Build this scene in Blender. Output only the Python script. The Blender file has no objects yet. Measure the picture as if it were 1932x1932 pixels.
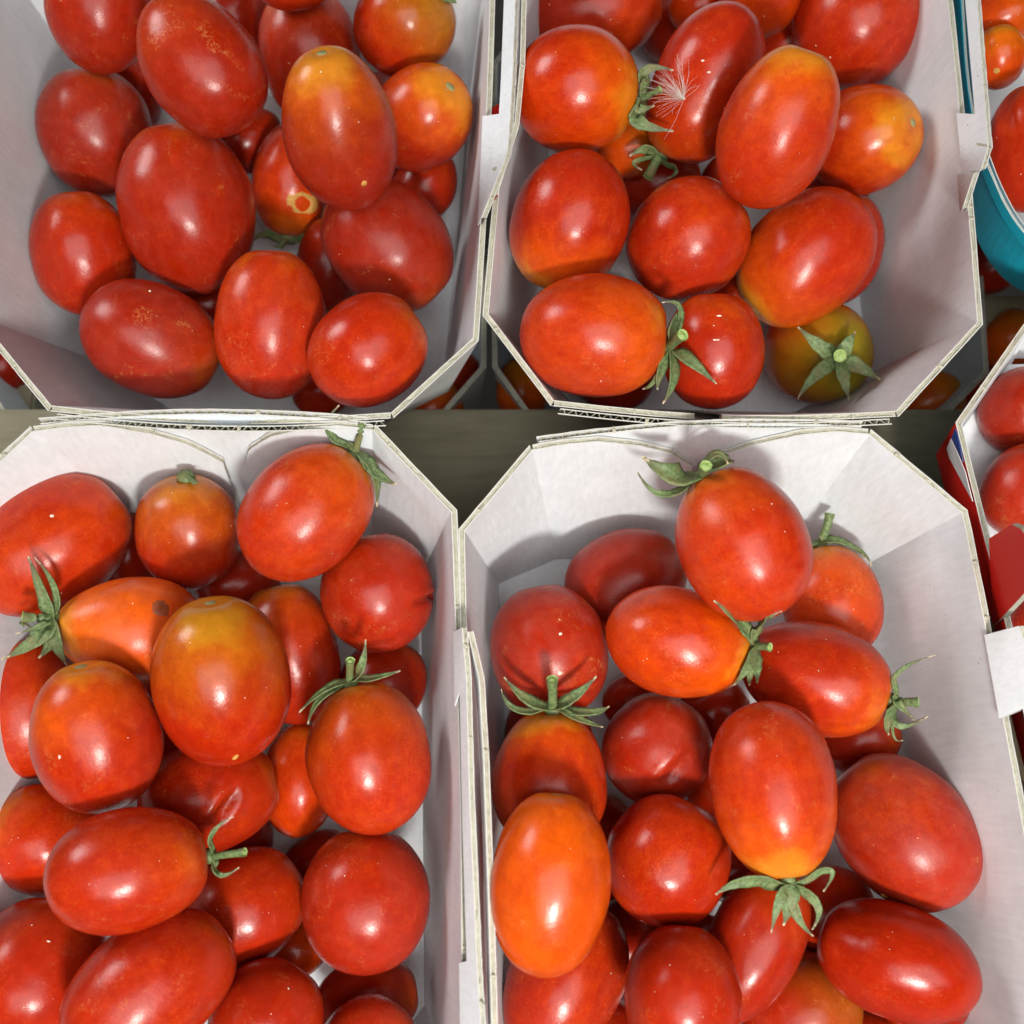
import bpy, bmesh, math, random
from mathutils import Vector, Matrix, noise as mnoise
random.seed(7)
SC = bpy.context.scene
COL = SC.collection
R = math.radians
# ------------------------------------------------------------------ camera
RIM = 0.085
TILT = R(13.0)
F = 2095.0                      # focal length in picture units (picture = 1932 units square)
FWD = Vector((0, math.sin(TILT), -math.cos(TILT)))
UP = Vector((0, math.cos(TILT), math.sin(TILT)))
RT = Vector((1, 0, 0))
CAM = Vector((0, 0, RIM)) - 0.336 * FWD
cd = bpy.data.cameras.new('camera'); cam = bpy.data.objects.new('camera', cd); COL.objects.link(cam)
cam.matrix_world = Matrix(((RT.x, UP.x, -FWD.x, CAM.x), (RT.y, UP.y, -FWD.y, CAM.y), (RT.z, UP.z, -FWD.z, CAM.z), (0, 0, 0, 1)))
cd.sensor_width = 36; cd.lens = 36 * F / 1932; cd.clip_start = 0.01; cd.clip_end = 50
cd.dof.use_dof = True; cd.dof.focus_distance = 0.345; cd.dof.aperture_fstop = 11
SC.camera = cam
# ------------------------------------------------------------------ light
W = bpy.data.worlds.new('World'); SC.world = W; W.use_nodes = True
W.node_tree.nodes['Background'].inputs[0].default_value = (1.0, 0.97, 0.95, 1)
W.node_tree.nodes['Background'].inputs[1].default_value = 0.045
def lamp(name, loc, target, sx, sy, power, col):
    l = bpy.data.lights.new(name, 'AREA'); l.shape = 'RECTANGLE'; l.size = sx; l.size_y = sy
    l.energy = power; l.color = col
    o = bpy.data.objects.new(name, l); COL.objects.link(o)
    o.location = loc
    o.rotation_euler = (Vector(target) - Vector(loc)).to_track_quat('-Z', 'Y').to_euler()
    return o
lamp('key_lamp', (0.09, -0.44, 0.60), (0.05, -0.04, 0.06), 0.085, 0.08, 4.9, (1.0, 0.97, 0.90))
lamp('side_lamp', (-0.95, 0.62, 0.70), (0, 0, 0.06), 0.42, 0.42, 8.5, (1.0, 0.98, 0.96))
lamp('ceiling_light', (0.12, -0.50, 1.40), (0, 0, 0), 1.3, 0.85, 17.0, (1.0, 0.985, 0.96))
SC.view_settings.view_transform = 'Standard'; SC.view_settings.look = 'None'
SC.view_settings.exposure = 0.0; SC.view_settings.gamma = 1.0

# ------------------------------------------------------------------ helpers
def ray(px, py):
    return FWD * F + RT * (px - 966) - UP * (py - 966)
def at(px, py, z):
    d = ray(px, py)
    return CAM + d * ((z - CAM.z) / d.z)
def atdepth(px, py, dep):
    return CAM + ray(px, py) * (dep / F)
def depth(p):
    return (p - CAM).dot(FWD)
def proj(p):
    v = p - CAM; d = v.dot(FWD)
    return 966 + F * v.dot(RT) / d, 966 - F * v.dot(UP) / d
def tag(o, label=None, cat=None, group=None, kind=None):
    if label: o['label'] = label
    if cat: o['category'] = cat
    if group: o['group'] = group
    if kind: o['kind'] = kind
    return o
def empty(name, loc, label=None, cat=None, group=None):
    o = bpy.data.objects.new(name, None); COL.objects.link(o); o.location = loc
    o.empty_display_size = 0.01
    return tag(o, label, cat, group)
class MB:
    def __init__(s): s.v = []; s.f = []; s.m = []; s.a = []
    def add(s, vs, fs, mi=0, att=None):
        b = len(s.v); s.v += [tuple(x) for x in vs]
        for f in fs: s.f.append([b + i for i in f]); s.m.append(mi)
        s.a += (att if att is not None else [0.0] * len(vs))
    def build(s, name, mats, parent=None, smooth=False, attr=None):
        me = bpy.data.meshes.new(name); me.from_pydata(s.v, [], s.f)
        for m in mats: me.materials.append(m)
        me.polygons.foreach_set('material_index', s.m)
        if smooth: me.polygons.foreach_set('use_smooth', [True] * len(s.f))
        if attr:
            at_ = me.attributes.new(attr, 'FLOAT', 'POINT'); at_.data.foreach_set('value', s.a)
        bm = bmesh.new(); bm.from_mesh(me); bmesh.ops.recalc_face_normals(bm, faces=bm.faces); bm.to_mesh(me); bm.free()
        me.update()
        o = bpy.data.objects.new(name, me); COL.objects.link(o)
        if parent is not None:
            o.parent = parent; o.matrix_parent_inverse = parent.matrix_world.inverted() if parent.type != 'EMPTY' else Matrix.Translation(-parent.location)
        return o
    def box(s, lo, hi, mi=0):
        x0, y0, z0 = lo; x1, y1, z1 = hi
        s.add([(x0,y0,z0),(x1,y0,z0),(x1,y1,z0),(x0,y1,z0),(x0,y0,z1),(x1,y0,z1),(x1,y1,z1),(x0,y1,z1)],
              [(0,3,2,1),(4,5,6,7),(0,1,5,4),(1,2,6,5),(2,3,7,6),(3,0,4,7)], mi)

# ------------------------------------------------------------------ materials
def nt(name):
    m = bpy.data.materials.new(name); m.use_nodes = True
    t = m.node_tree; return m, t, t.nodes, t.links, t.nodes['Principled BSDF']
def node(N, typ, **kw):
    n = N.new(typ)
    for k, v in kw.items(): setattr(n, k, v)
    return n
def ramp(N, L, src, p0, p1, c0=(0,0,0,1), c1=(1,1,1,1), ease=False):
    r = N.new('ShaderNodeValToRGB'); r.color_ramp.elements[0].position = p0; r.color_ramp.elements[1].position = p1
    r.color_ramp.elements[0].color = c0; r.color_ramp.elements[1].color = c1
    if ease: r.color_ramp.interpolation = 'EASE'
    L.new(src, r.inputs[0]); return r.outputs[0]
def math_(N, L, op, a, b=None, clamp=False):
    n = N.new('ShaderNodeMath'); n.operation = op; n.use_clamp = clamp
    for i, x in enumerate((a, b)):
        if x is None: continue
        if isinstance(x, (int, float)): n.inputs[i].default_value = x
        else: L.new(x, n.inputs[i])
    return n.outputs[0]
def mix(N, L, f, a, b):
    n = N.new('ShaderNodeMix'); n.data_type = 'RGBA'
    if isinstance(f, (int, float)): n.inputs[0].default_value = f
    else: L.new(f, n.inputs[0])
    for i, x in ((6, a), (7, b)):
        if isinstance(x, tuple): n.inputs[i].default_value = x
        else: L.new(x, n.inputs[i])
    return n.outputs[2]
def noise(N, L, vec, scale, detail=3, rough=0.55, dist=0.0):
    n = N.new('ShaderNodeTexNoise'); n.inputs['Scale'].default_value = scale; n.inputs['Detail'].default_value = detail
    n.inputs['Roughness'].default_value = rough; n.inputs['Distortion'].default_value = dist
    if vec is not None: L.new(vec, n.inputs['Vector'])
    return n.outputs[0]

def tomato_material():
    m, t, N, L, P = nt('tomato_skin')
    tc = N.new('ShaderNodeTexCoord'); oi = N.new('ShaderNodeObjectInfo')
    off = N.new('ShaderNodeVectorMath'); off.operation = 'SCALE'
    cmb = N.new('ShaderNodeCombineXYZ')
    for i in range(3): L.new(math_(N, L, 'MULTIPLY', oi.outputs['Random'], (3.1, 7.7, 5.3)[i]), cmb.inputs[i])
    add = N.new('ShaderNodeVectorMath'); add.operation = 'ADD'
    L.new(tc.outputs['Object'], add.inputs[0]); L.new(cmb.outputs[0], add.inputs[1])
    V = add.outputs[0]
    sep = N.new('ShaderNodeSeparateXYZ'); L.new(tc.outputs['Generated'], sep.inputs[0]); tz = sep.outputs[2]
    cs = N.new('ShaderNodeSeparateColor'); L.new(oi.outputs['Color'], cs.inputs[0])
    oran, shou, dust = cs.outputs[0], cs.outputs[1], cs.outputs[2]
    green = oi.outputs['Alpha']
    nbig = noise(N, L, V, 45, 2, .5, .6)
    nmid = noise(N, L, V, 240, 4, .6, .4)
    nfin = noise(N, L, V, 1300, 3, .6)
    # red <-> orange
    f = math_(N, L, 'MULTIPLY_ADD', nbig, 0.50); f.node.inputs[2].default_value = -0.47
    ff_ = math_(N, L, 'MULTIPLY_ADD', nfin, 0.55); ff_.node.inputs[2].default_value = -0.275
    f = math_(N, L, 'ADD', f, ff_)
    f = math_(N, L, 'ADD', f, oran)
    f2 = math_(N, L, 'MULTIPLY_ADD', nmid, 0.22); f2.node.inputs[2].default_value = -0.11
    f = math_(N, L, 'ADD', f, f2, True)
    mps = N.new('ShaderNodeMapping'); mps.inputs['Scale'].default_value = (1, 1, .22); L.new(V, mps.inputs[0])
    st_ = math_(N, L, 'MULTIPLY_ADD', noise(N, L, mps.outputs[0], 420, 4, .65, .6), 0.36); st_.node.inputs[2].default_value = -0.18
    f = math_(N, L, 'ADD', f, st_, True)
    # orange cap round the stem end
    tn = math_(N, L, 'MULTIPLY_ADD', nbig, 0.5); tn.node.inputs[2].default_value = -0.25
    tcap = math_(N, L, 'ADD', tz, tn)
    tcap = math_(N, L, 'ADD', tcap, math_(N, L, 'MULTIPLY', f2, 0.4))
    cap = ramp(N, L, tcap, 0.58, 1.02)
    f = math_(N, L, 'ADD', f, math_(N, L, 'MULTIPLY', cap, math_(N, L, 'MULTIPLY', shou, 0.85)), True)
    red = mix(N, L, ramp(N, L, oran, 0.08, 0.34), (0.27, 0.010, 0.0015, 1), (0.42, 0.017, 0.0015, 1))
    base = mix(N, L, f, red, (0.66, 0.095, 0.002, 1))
    cap2 = ramp(N, L, tcap, 0.88, 1.06)
    base = mix(N, L, math_(N, L, 'MULTIPLY', cap2, shou, True), base, (0.60, 0.21, 0.010, 1))
    # unripe green-gold
    gm = math_(N, L, 'MULTIPLY', ramp(N, L, tcap, 0.35, 0.95), green, True)
    base = mix(N, L, gm, base, (0.21, 0.155, 0.008, 1))
    # fine mottling
    mot = ramp(N, L, nmid, 0.3, 0.75, (0.87, 0.87, 0.87, 1), (1.10, 1.10, 1.10, 1))
    mm = N.new('ShaderNodeMix'); mm.data_type = 'RGBA'; mm.blend_type = 'MULTIPLY'; mm.inputs[0].default_value = 1
    L.new(base, mm.inputs[6]); L.new(mot, mm.inputs[7]); base = mm.outputs[2]
    # pale pores
    vo = N.new('ShaderNodeTexVoronoi'); vo.inputs['Scale'].default_value = 800; L.new(V, vo.inputs['Vector'])
    dots = ramp(N, L, vo.outputs['Distance'], 0.07, 0.22, (1,1,1,1), (0,0,0,1))
    dotm = math_(N, L, 'MULTIPLY', dots, ramp(N, L, noise(N, L, V, 130, 2), 0.45, 0.70))
    base = mix(N, L, math_(N, L, 'MULTIPLY', dotm, 0.28), base, (0.72, 0.22, 0.06, 1))
    # corky scuffs
    cork = math_(N, L, 'MULTIPLY', ramp(N, L, noise(N, L, V, 70, 3, .6, 1.5), 0.58, 0.74), ramp(N, L, noise(N, L, V, 900, 4, .7, 1.0), 0.50, 0.62))
    k_ = math_(N, L, 'MULTIPLY_ADD', dust, 0.75); k_.node.inputs[2].default_value = 0.03
    cork = math_(N, L, 'MULTIPLY', cork, k_, True)
    base = mix(N, L, cork, base, (0.66, 0.26, 0.07, 1))
    # dull bloom
    bl = math_(N, L, 'MULTIPLY', ramp(N, L, noise(N, L, V, 110, 5, .65, .5), 0.35, 0.75), dust)
    bl = math_(N, L, 'MULTIPLY', bl, 0.15)
    base = mix(N, L, bl, base, (0.46, 0.17, 0.12, 1))
    L.new(base, P.inputs['Base Color'])
    rg = math_(N, L, 'MULTIPLY_ADD', nmid, 0.16); rg.node.inputs[2].default_value = 0.135
    rg = math_(N, L, 'ADD', rg, math_(N, L, 'MULTIPLY', dust, 0.10))
    rg = math_(N, L, 'ADD', rg, math_(N, L, 'MULTIPLY', cork, 0.3))
    L.new(rg, P.inputs['Roughness'])
    P.inputs['IOR'].default_value = 1.35
    P.inputs['Subsurface Weight'].default_value = 0.04
    P.inputs['Subsurface Radius'].default_value = (1.0, 0.22, 0.08)
    P.inputs['Subsurface Scale'].default_value = 0.003
    b = N.new('ShaderNodeBump'); b.inputs['Strength'].default_value = 0.22; b.inputs['Distance'].default_value = 0.00018
    hh = math_(N, L, 'ADD', math_(N, L, 'ADD', nfin, math_(N, L, 'MULTIPLY', nmid, 1.6)), math_(N, L, 'MULTIPLY', cork, 0.8))
    L.new(hh, b.inputs['Height']); L.new(b.outputs[0], P.inputs['Normal'])
    return m

def paper_material(name, col, rough=0.62, streak=0.15, spec=0.3, fleck=True):
    m, t, N, L, P = nt(name)
    tc = N.new('ShaderNodeTexCoord')
    mp = N.new('ShaderNodeMapping'); mp.inputs['Scale'].default_value = (1, 1, 0.07); L.new(tc.outputs['Object'], mp.inputs[0])
    n1 = noise(N, L, mp.outputs[0], 650, 3, .6)
    mp2 = N.new('ShaderNodeMapping'); mp2.inputs['Scale'].default_value = (1, 0.1, 0.35); L.new(tc.outputs['Object'], mp2.inputs[0])
    n2 = noise(N, L, mp2.outputs[0], 420, 4, .7)
    n3 = noise(N, L, tc.outputs['Object'], 34, 4, .6)
    s = math_(N, L, 'ADD', math_(N, L, 'MULTIPLY', n1, 0.5), math_(N, L, 'ADD', math_(N, L, 'MULTIPLY', n2, 0.35), math_(N, L, 'MULTIPLY', n3, 0.5)))
    k0 = tuple(c * (1 - streak) for c in col) + (1,); k1 = tuple(min(1, c * (1 + streak * .5)) for c in col) + (1,)
    c = ramp(N, L, s, 0.45, 0.90, k0, k1)
    if fleck:
        fl = ramp(N, L, noise(N, L, tc.outputs['Object'], 520, 2, .5, .8), 0.735, 0.76)
        c = mix(N, L, math_(N, L, 'MULTIPLY', fl, 0.35), c, tuple(x * .45 for x in col) + (1,))
    L.new(c, P.inputs['Base Color']); P.inputs['Roughness'].default_value = rough
    P.inputs['Specular IOR Level'].default_value = spec
    b = N.new('ShaderNodeBump'); b.inputs['Strength'].default_value = 0.35; b.inputs['Distance'].default_value = 0.00012
    L.new(s, b.inputs['Height']); L.new(b.outputs[0], P.inputs['Normal'])
    return m

def leaf_material():
    m, t, N, L, P = nt('calyx_green')
    tc = N.new('ShaderNodeTexCoord'); at_ = N.new('ShaderNodeAttribute'); at_.attribute_name = 'tip'
    n1 = noise(N, L, tc.outputs['Object'], 900, 4, .65); n2 = noise(N, L, tc.outputs['Object'], 200, 2)
    c = mix(N, L, ramp(N, L, n1, .35, .7), (0.060, 0.100, 0.032, 1), (0.20, 0.27, 0.105, 1))
    c = mix(N, L, ramp(N, L, n2, .48, .72), c, (0.16, 0.145, 0.055, 1))
    nq = math_(N, L, 'MULTIPLY_ADD', n1, 0.4); nq.node.inputs[2].default_value = -0.2
    tp = math_(N, L, 'ADD', at_.outputs['Fac'], nq)
    c = mix(N, L, math_(N, L, 'MULTIPLY', ramp(N, L, tp, .72, .86), .7), c, (0.10, 0.085, 0.045, 1))
    c = mix(N, L, ramp(N, L, tp, .90, .98), c, (0.52, 0.42, 0.28, 1))
    L.new(c, P.inputs['Base Color']); P.inputs['Roughness'].default_value = 0.6
    P.inputs['Subsurface Weight'].default_value = 0.0
    b = N.new('ShaderNodeBump'); b.inputs['Strength'].default_value = 0.5; b.inputs['Distance'].default_value = 0.0003
    L.new(n1, b.inputs['Height']); L.new(b.outputs[0], P.inputs['Normal'])
    return m
def plain(name, col, rough=0.6, n=0.25, scale=400):
    m, t, N, L, P = nt(name)
    tc = N.new('ShaderNodeTexCoord')
    c = ramp(N, L, noise(N, L, tc.outputs['Object'], scale, 4, .65), 0.3, 0.7, tuple(x * (1 - n) for x in col) + (1,), tuple(min(1, x * (1 + n)) for x in col) + (1,))
    L.new(c, P.inputs['Base Color']); P.inputs['Roughness'].default_value = rough
    return m
def wood_material(name, c0, c1):
    m, t, N, L, P = nt(name)
    tc = N.new('ShaderNodeTexCoord')
    mp = N.new('ShaderNodeMapping'); mp.inputs['Scale'].default_value = (0.16, 1, 1); L.new(tc.outputs['Object'], mp.inputs[0])
    n1 = noise(N, L, mp.outputs[0], 420, 5, .65, .3); n2 = noise(N, L, mp.outputs[0], 60, 3, .6, 1.0); n3 = noise(N, L, tc.outputs['Object'], 30, 3)
    s = math_(N, L, 'ADD', math_(N, L, 'MULTIPLY', n1, .45), math_(N, L, 'ADD', math_(N, L, 'MULTIPLY', n2, .4), math_(N, L, 'MULTIPLY', n3, .35)))
    c = ramp(N, L, s, .42, .80, c0 + (1,), c1 + (1,))
    L.new(c, P.inputs['Base Color']); P.inputs['Roughness'].default_value = 0.7
    P.inputs['Specular IOR Level'].default_value = 0.25
    b = N.new('ShaderNodeBump'); b.inputs['Strength'].default_value = .4; b.inputs['Distance'].default_value = .0002
    L.new(s, b.inputs['Height']); L.new(b.outputs[0], P.inputs['Normal'])
    return m
M_TOM = tomato_material()
M_WHITE = paper_material('white_cardboard', (0.69, 0.725, 0.75))
M_OUT = paper_material('white_cardboard_back', (0.60, 0.59, 0.58))
M_RED = paper_material('red_printed_card', (0.56, 0.011, 0.005), 0.5, 0.06, 0.3, False)
M_TEAL = paper_material('teal_printed_card', (0.010, 0.62, 0.84), 0.45, 0.22, 0.5, False)
M_FLUTE = plain('raw_cardboard_edge', (0.40, 0.385, 0.30), 0.8, 0.2, 700)
M_LINER = plain('white_liner_edge', (0.53, 0.52, 0.47), 0.8, 0.08, 900)
M_LEAF = leaf_material()
M_CUT = plain('cut_stem', (0.24, 0.34, 0.10), 0.6, 0.3, 1500)
M_SCAR = plain('stem_scar', (0.26, 0.25, 0.10), 0.7, 0.4, 1800)
M_CORK = plain('corky_scar', (0.52, 0.25, 0.05), 0.7, 0.4, 1500)
M_WOOD = wood_material('olive_brown_wood', (0.20, 0.18, 0.115), (0.33, 0.305, 0.215))
M_WOOD2 = wood_material('pale_wood', (0.20, 0.17, 0.10), (0.32, 0.28, 0.18))
M_DARK = plain('dark_floor', (0.03, 0.026, 0.022), 0.8, 0.3, 20)
M_FLUFF = plain('seed_fluff', (0.62, 0.54, 0.50), 0.5, 0.1, 800)
M_FLECK = plain('dry_fleck', (0.80, 0.70, 0.55), 0.6, 0.2, 900)
M_BLUE = plain('blue_print', (0.03, 0.065, 0.26), 0.4, 0.06)
M_WPRINT = plain('white_print', (0.72, 0.70, 0.70), 0.4, 0.04)

# ------------------------------------------------------------------ setting
b = MB(); b.box((-0.6, -0.6, -0.32), (0.6, 0.6, -0.30)); o = b.build('floor', [M_DARK]); tag(o, kind='structure')
def plank(name, x0, x1, y0, y1, z0, z1, mat, label):
    mb = MB(); mb.box((x0, y0, z0), (x1, y1, z1)); o = mb.build(name, [mat])
    bm = bmesh.new(); bm.from_mesh(o.data); bmesh.ops.bevel(bm, geom=bm.edges[:], offset=0.0012, segments=2, affect='EDGES'); bm.to_mesh(o.data); bm.free()
    return tag(o, label, 'wooden board', 'boards of the crate under the punnets')
ye = at(900, 771, -0.002).y
plank('wooden_board', -0.30, 0.30, ye - 0.105, ye, -0.016, -0.002, M_WOOD, 'olive brown wooden board running across between the upper and lower punnets')
p = at(0, 722, -0.03)
plank('wooden_board', -0.32, at(66, 735, -0.03).x, ye - 0.045, p.y, -0.045, -0.03, M_WOOD, 'dark lower board glimpsed at the left edge behind the main board')
p = at(1845, 556, -0.02); q = at(1845, 612, -0.02)
plank('wooden_board', p.x - 0.02, p.x + 0.14, q.y, p.y, -0.034, -0.02, M_WOOD2, 'pale crate batten under the teal tray at the right edge')
p = at(1848, 420, -0.03); q = at(1848, 540, -0.03)

# ------------------------------------------------------------------ corrugated card
def lerp(a, b, t): return a + (b - a) * t
def resample(pts, n):
    ds = [0.0]
    for i in range(1, len(pts)): ds.append(ds[-1] + (pts[i] - pts[i-1]).length)
    out = []; k = 0
    for i in range(n):
        d = ds[-1] * i / (n - 1)
        while k < len(pts) - 2 and ds[k+1] < d: k += 1
        s = (d - ds[k]) / max(1e-9, ds[k+1] - ds[k]); out.append(lerp(pts[k], pts[k+1], s))
    return out, ds[-1]
def corr(top, bot, off, T, mbw, mbf, flute=True, period=0.0034, seed=0, tv=5):
    """corrugated card: inner liner along top/bot, outer liner offset by off*T, wavy medium showing at the top edge.
    top, bot, off: equally long lists."""
    rnd = random.Random(seed); n = len(top); s = 0.00035
    for layer, (d0, d1, mi) in enumerate(((0.0, s, 0), (T - s, T, 1))):
        vs = []; fs = []
        for i in range(n):
            jt = rnd.uniform(-1, 1) * 0.00018
            for k in range(tv + 1):
                p_ = lerp(top[i], bot[i], k / tv)
                if k == 0: p_ = p_ + (top[i] - bot[i]).normalized() * jt
                vs.append(p_ + off[i] * d0); vs.append(p_ + off[i] * d1)
        w = 2 * (tv + 1)
        for i in range(n - 1):
            for k in range(tv):
                a = i * w + 2 * k; c = a + w
                fs.append((a, c, c + 2, a + 2)); fs.append((a + 1, a + 3, c + 3, c + 1))
            a = i * w; c = a + w
            mbw.add([vs[a], vs[a+1], vs[c+1], vs[c]], [(0, 1, 2, 3)], 2)
            a += 2 * tv; c += 2 * tv; fs.append((a, a + 1, c + 1, c))
        for i in (0, n - 1):
            for k in range(tv):
                a = i * w + 2 * k; fs.append((a, a + 1, a + 3, a + 2))
        mbw.add(vs, fs, mi)
    if not flute: return
    ln = sum((top[i+1] - top[i]).length for i in range(n - 1))
    m = max(12, int(ln / period * 8))
    # interpolate bot/off by index share
    def samp(lst, u):
        x = u * (n - 1); i = min(n - 2, int(x)); return lerp(lst[i], lst[i+1], x - i)
    vs = []; fs = []; ph = rnd.uniform(0, 6)
    for j in range(m):
        u = j / (m - 1); ph += 2 * math.pi / 8 * rnd.uniform(0.8, 1.2)
        t_ = samp(top, u); b_ = samp(bot, u); o_ = samp(off, u); dn = (b_ - t_).normalized()
        amp = 0.5 + 0.38 * max(-1, min(1, 1.25 * math.sin(ph)))
        h = 0.0002 + rnd.uniform(0, 0.0003)
        c = t_ + o_ * (T * amp) + dn * h
        th = o_ * 0.00016
        e = c + dn * min(0.007, (b_ - t_).length * .8)
        vs += [c - th, c + th, e - th, e + th]
    for j in range(m - 1):
        a = 4 * j; c = a + 4
        fs += [(a, a + 1, c + 1, c), (a, c, c + 2, a + 2), (a + 1, a + 3, c + 3, c + 1)]
    mbf.add(vs, fs, 0)
    if period > .008:      # crushed medium filling the edge
        vs = []; fs = []
        for j in range(m):
            u = j / (m - 1); t_ = samp(top, u); b_ = samp(bot, u); o_ = samp(off, u); dn = (b_ - t_).normalized()
            h0 = .0004 + .0010 * abs(mnoise.noise(Vector((u * ln * 260, seed, 0)))); h1 = .0004 + .0010 * abs(mnoise.noise(Vector((u * ln * 260, seed, 9))))
            vs += [t_ + o_ * (T * .19) + dn * h0, t_ + o_ * (T * .5) + dn * (.0003 + .0005 * rnd.random()), t_ + o_ * (T * .82) + dn * h1]
        for j in range(m - 1):
            a = 3 * j; fs += [(a, a + 3, a + 4, a + 1), (a + 1, a + 4, a + 5, a + 2)]
        mbf.add(vs, fs, 0)
    # torn burrs
    for q in range(max(1, int(ln / 0.04))):
        u = rnd.uniform(.08, .92); t_ = samp(top, u); o_ = samp(off, u); up_ = (t_ - samp(bot, u)).normalized()
        tg = (samp(top, min(1, u + .02)) - samp(top, max(0, u - .02))).normalized()
        c = t_ + o_ * (T * .5); sz = rnd.uniform(0.0004, 0.0009)
        if (t_ - samp(bot, u)).length < .005: continue
        mbf.add([c - tg * sz - o_ * T * .5, c + tg * sz - o_ * T * .45, c + tg * sz * .7 + o_ * T * .6, c - tg * sz * .6 + o_ * T * .5, c + up_ * sz * .6],
                [(0, 1, 4), (1, 2, 4), (2, 3, 4), (3, 0, 4), (0, 3, 2, 1)], 0)
TH = 0.0019
def part(parent, name, build, mats):
    w = MB(); f = MB(); build(w, f)
    o = w.build(name, mats, parent)
    if f.f:
        e = f.build('corrugated_edge', [M_FLUTE], o)
    return o
def punnet(near, lpx, rpx, L, label, up=True, rim=RIM, base_z=0.001, outer=None, bow=0.003, flaps=None, group='white cardboard punnets', fx=.004, fyb=.021, fya=.012, seed=1, cat='punnet', inner=None, name='cardboard_punnet', inset=None):
    A, B_, C_, D = [at(x, y, rim) for x, y in near]
    dl = (at(*lpx, rim) - A).normalized(); dr = (at(*rpx, rim) - D).normalized()
    m = (dl + dr).normalized(); ex = Vector((1, 0, 0)); ex = (ex - m * ex.dot(m)).normalized()
    refl = lambda v: v - m * (2 * v.dot(m))
    Ls = L - 2 * abs((B_ - A).dot(m))
    A2 = A + dl * Ls; D2 = D + dr * Ls; B2 = A2 + refl(B_ - A); C2 = D2 + refl(C_ - D)
    V = [A, B_, C_, D, D2, C2, B2, A2]
    cen = sum(V, Vector()) / 8
    def basept(i):
        p_ = V[i].copy(); d = p_ - cen
        fy = fyb if i in (1, 2, 5, 6) else fya; fx_ = fx
        if inset and i in inset: fx_, fy = inset[i]
        p_ -= ex * math.copysign(fx_, d.dot(ex))
        p_ -= m * math.copysign(fy, d.dot(m)); p_.z = base_z
        return p_
    Bp = [basept(i) for i in range(8)]
    nrm = []
    for i in range(8):
        e = (V[(i+1) % 8] - V[i]).normalized(); n_ = e.cross(Vector((0, 0, 1)))
        if n_.dot((V[i] + V[(i+1) % 8]) / 2 - cen) < 0: n_ = -n_
        nrm.append(n_)
    mit = []
    for i in range(8):
        s_ = (nrm[i-1] + nrm[i]).normalized(); mit.append(s_ / max(.5, s_.dot(nrm[i])))
    root = empty(name, (cen.x, cen.y, base_z), label, cat, group)
    bpy.context.view_layer.update()
    inn = inner or M_WHITE; out = outer or M_OUT; mats = [inn, out, M_LINER]
    names = {0: 'corner_panel', 1: 'end_wall', 2: 'corner_panel', 3: 'side_wall', 4: 'corner_panel', 5: 'end_wall', 6: 'corner_panel', 7: 'side_wall'}
    info = {}
    for i in range(8):
        j = (i + 1) % 8; nn = 28 if i in (1, 3, 5, 7) else 9
        top = []; bot = []; off = []
        for k in range(nn):
            s_ = k / (nn - 1)
            if i in (1, 5): s_ = .02 + .96 * s_
            sh = math.sin(math.pi * s_) * (bow if i in (1, 5) else (bow * .35 if i in (3, 7) else 0))
            o_ = lerp(mit[i], mit[j], s_); push = TH * 1.25 if i in (1, 5) else 0.0
            top.append(lerp(V[i], V[j], s_) + nrm[i] * (sh + push)); bot.append(lerp(Bp[i], Bp[j], s_) + nrm[i] * push); off.append(o_)
        info[i] = (top, bot, nrm[i])
        part(root, names[i], lambda w, f: corr(top, bot, off, TH, w, f, seed=seed * 10 + i, period=.0036 if i in (1, 5) else (.014 if i % 2 == 0 else .05)), mats)
    # glued flaps inside the end walls
    for ew in (1, 5):
        top, bot, n_ = info[ew]
        va, vb, ba, bb = V[ew], V[(ew + 1) % 8], Bp[ew], Bp[(ew + 1) % 8]
        def P(s, t):
            q = lerp(lerp(va, vb, s), lerp(ba, bb, s), t)
            return q + n_ * (math.sin(math.pi * s) * bow * (1 - t))
        for side in (0, 1):
            cur = (flaps or {}).get((ew, side)) or [(0, 0), (.12, -.005), (.22, .01), (.32, .07), (.40, .14), (.445, .22), (.45, .30)]
            tp = []
            for s, t in cur: tp.append(P(s if side == 0 else 1 - s, t))
            bt = [P((s * .93) if side == 0 else 1 - s * .93, .99) for s, t in cur]
            tp2, _ = resample(tp, 24); bt2, _ = resample(bt, 24)
            part(root, 'end_flap', lambda w, f: corr(tp2, bt2, [n_] * 24, TH, w, f, seed=seed * 31 + ew + side, period=.0085), mats)
    mb = MB(); lo = [p_ + Vector((0, 0, -.0008)) for p_ in Bp]; hi = [p_ + Vector((0, 0, .0008)) for p_ in Bp]
    mb.add(hi + lo, [tuple(range(8)), tuple(range(15, 7, -1))] + [(i, i + 8, (i + 1) % 8 + 8, (i + 1) % 8) for i in range(8)], 0)
    mb.build('base_panel', [inn], root)
    return root
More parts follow.
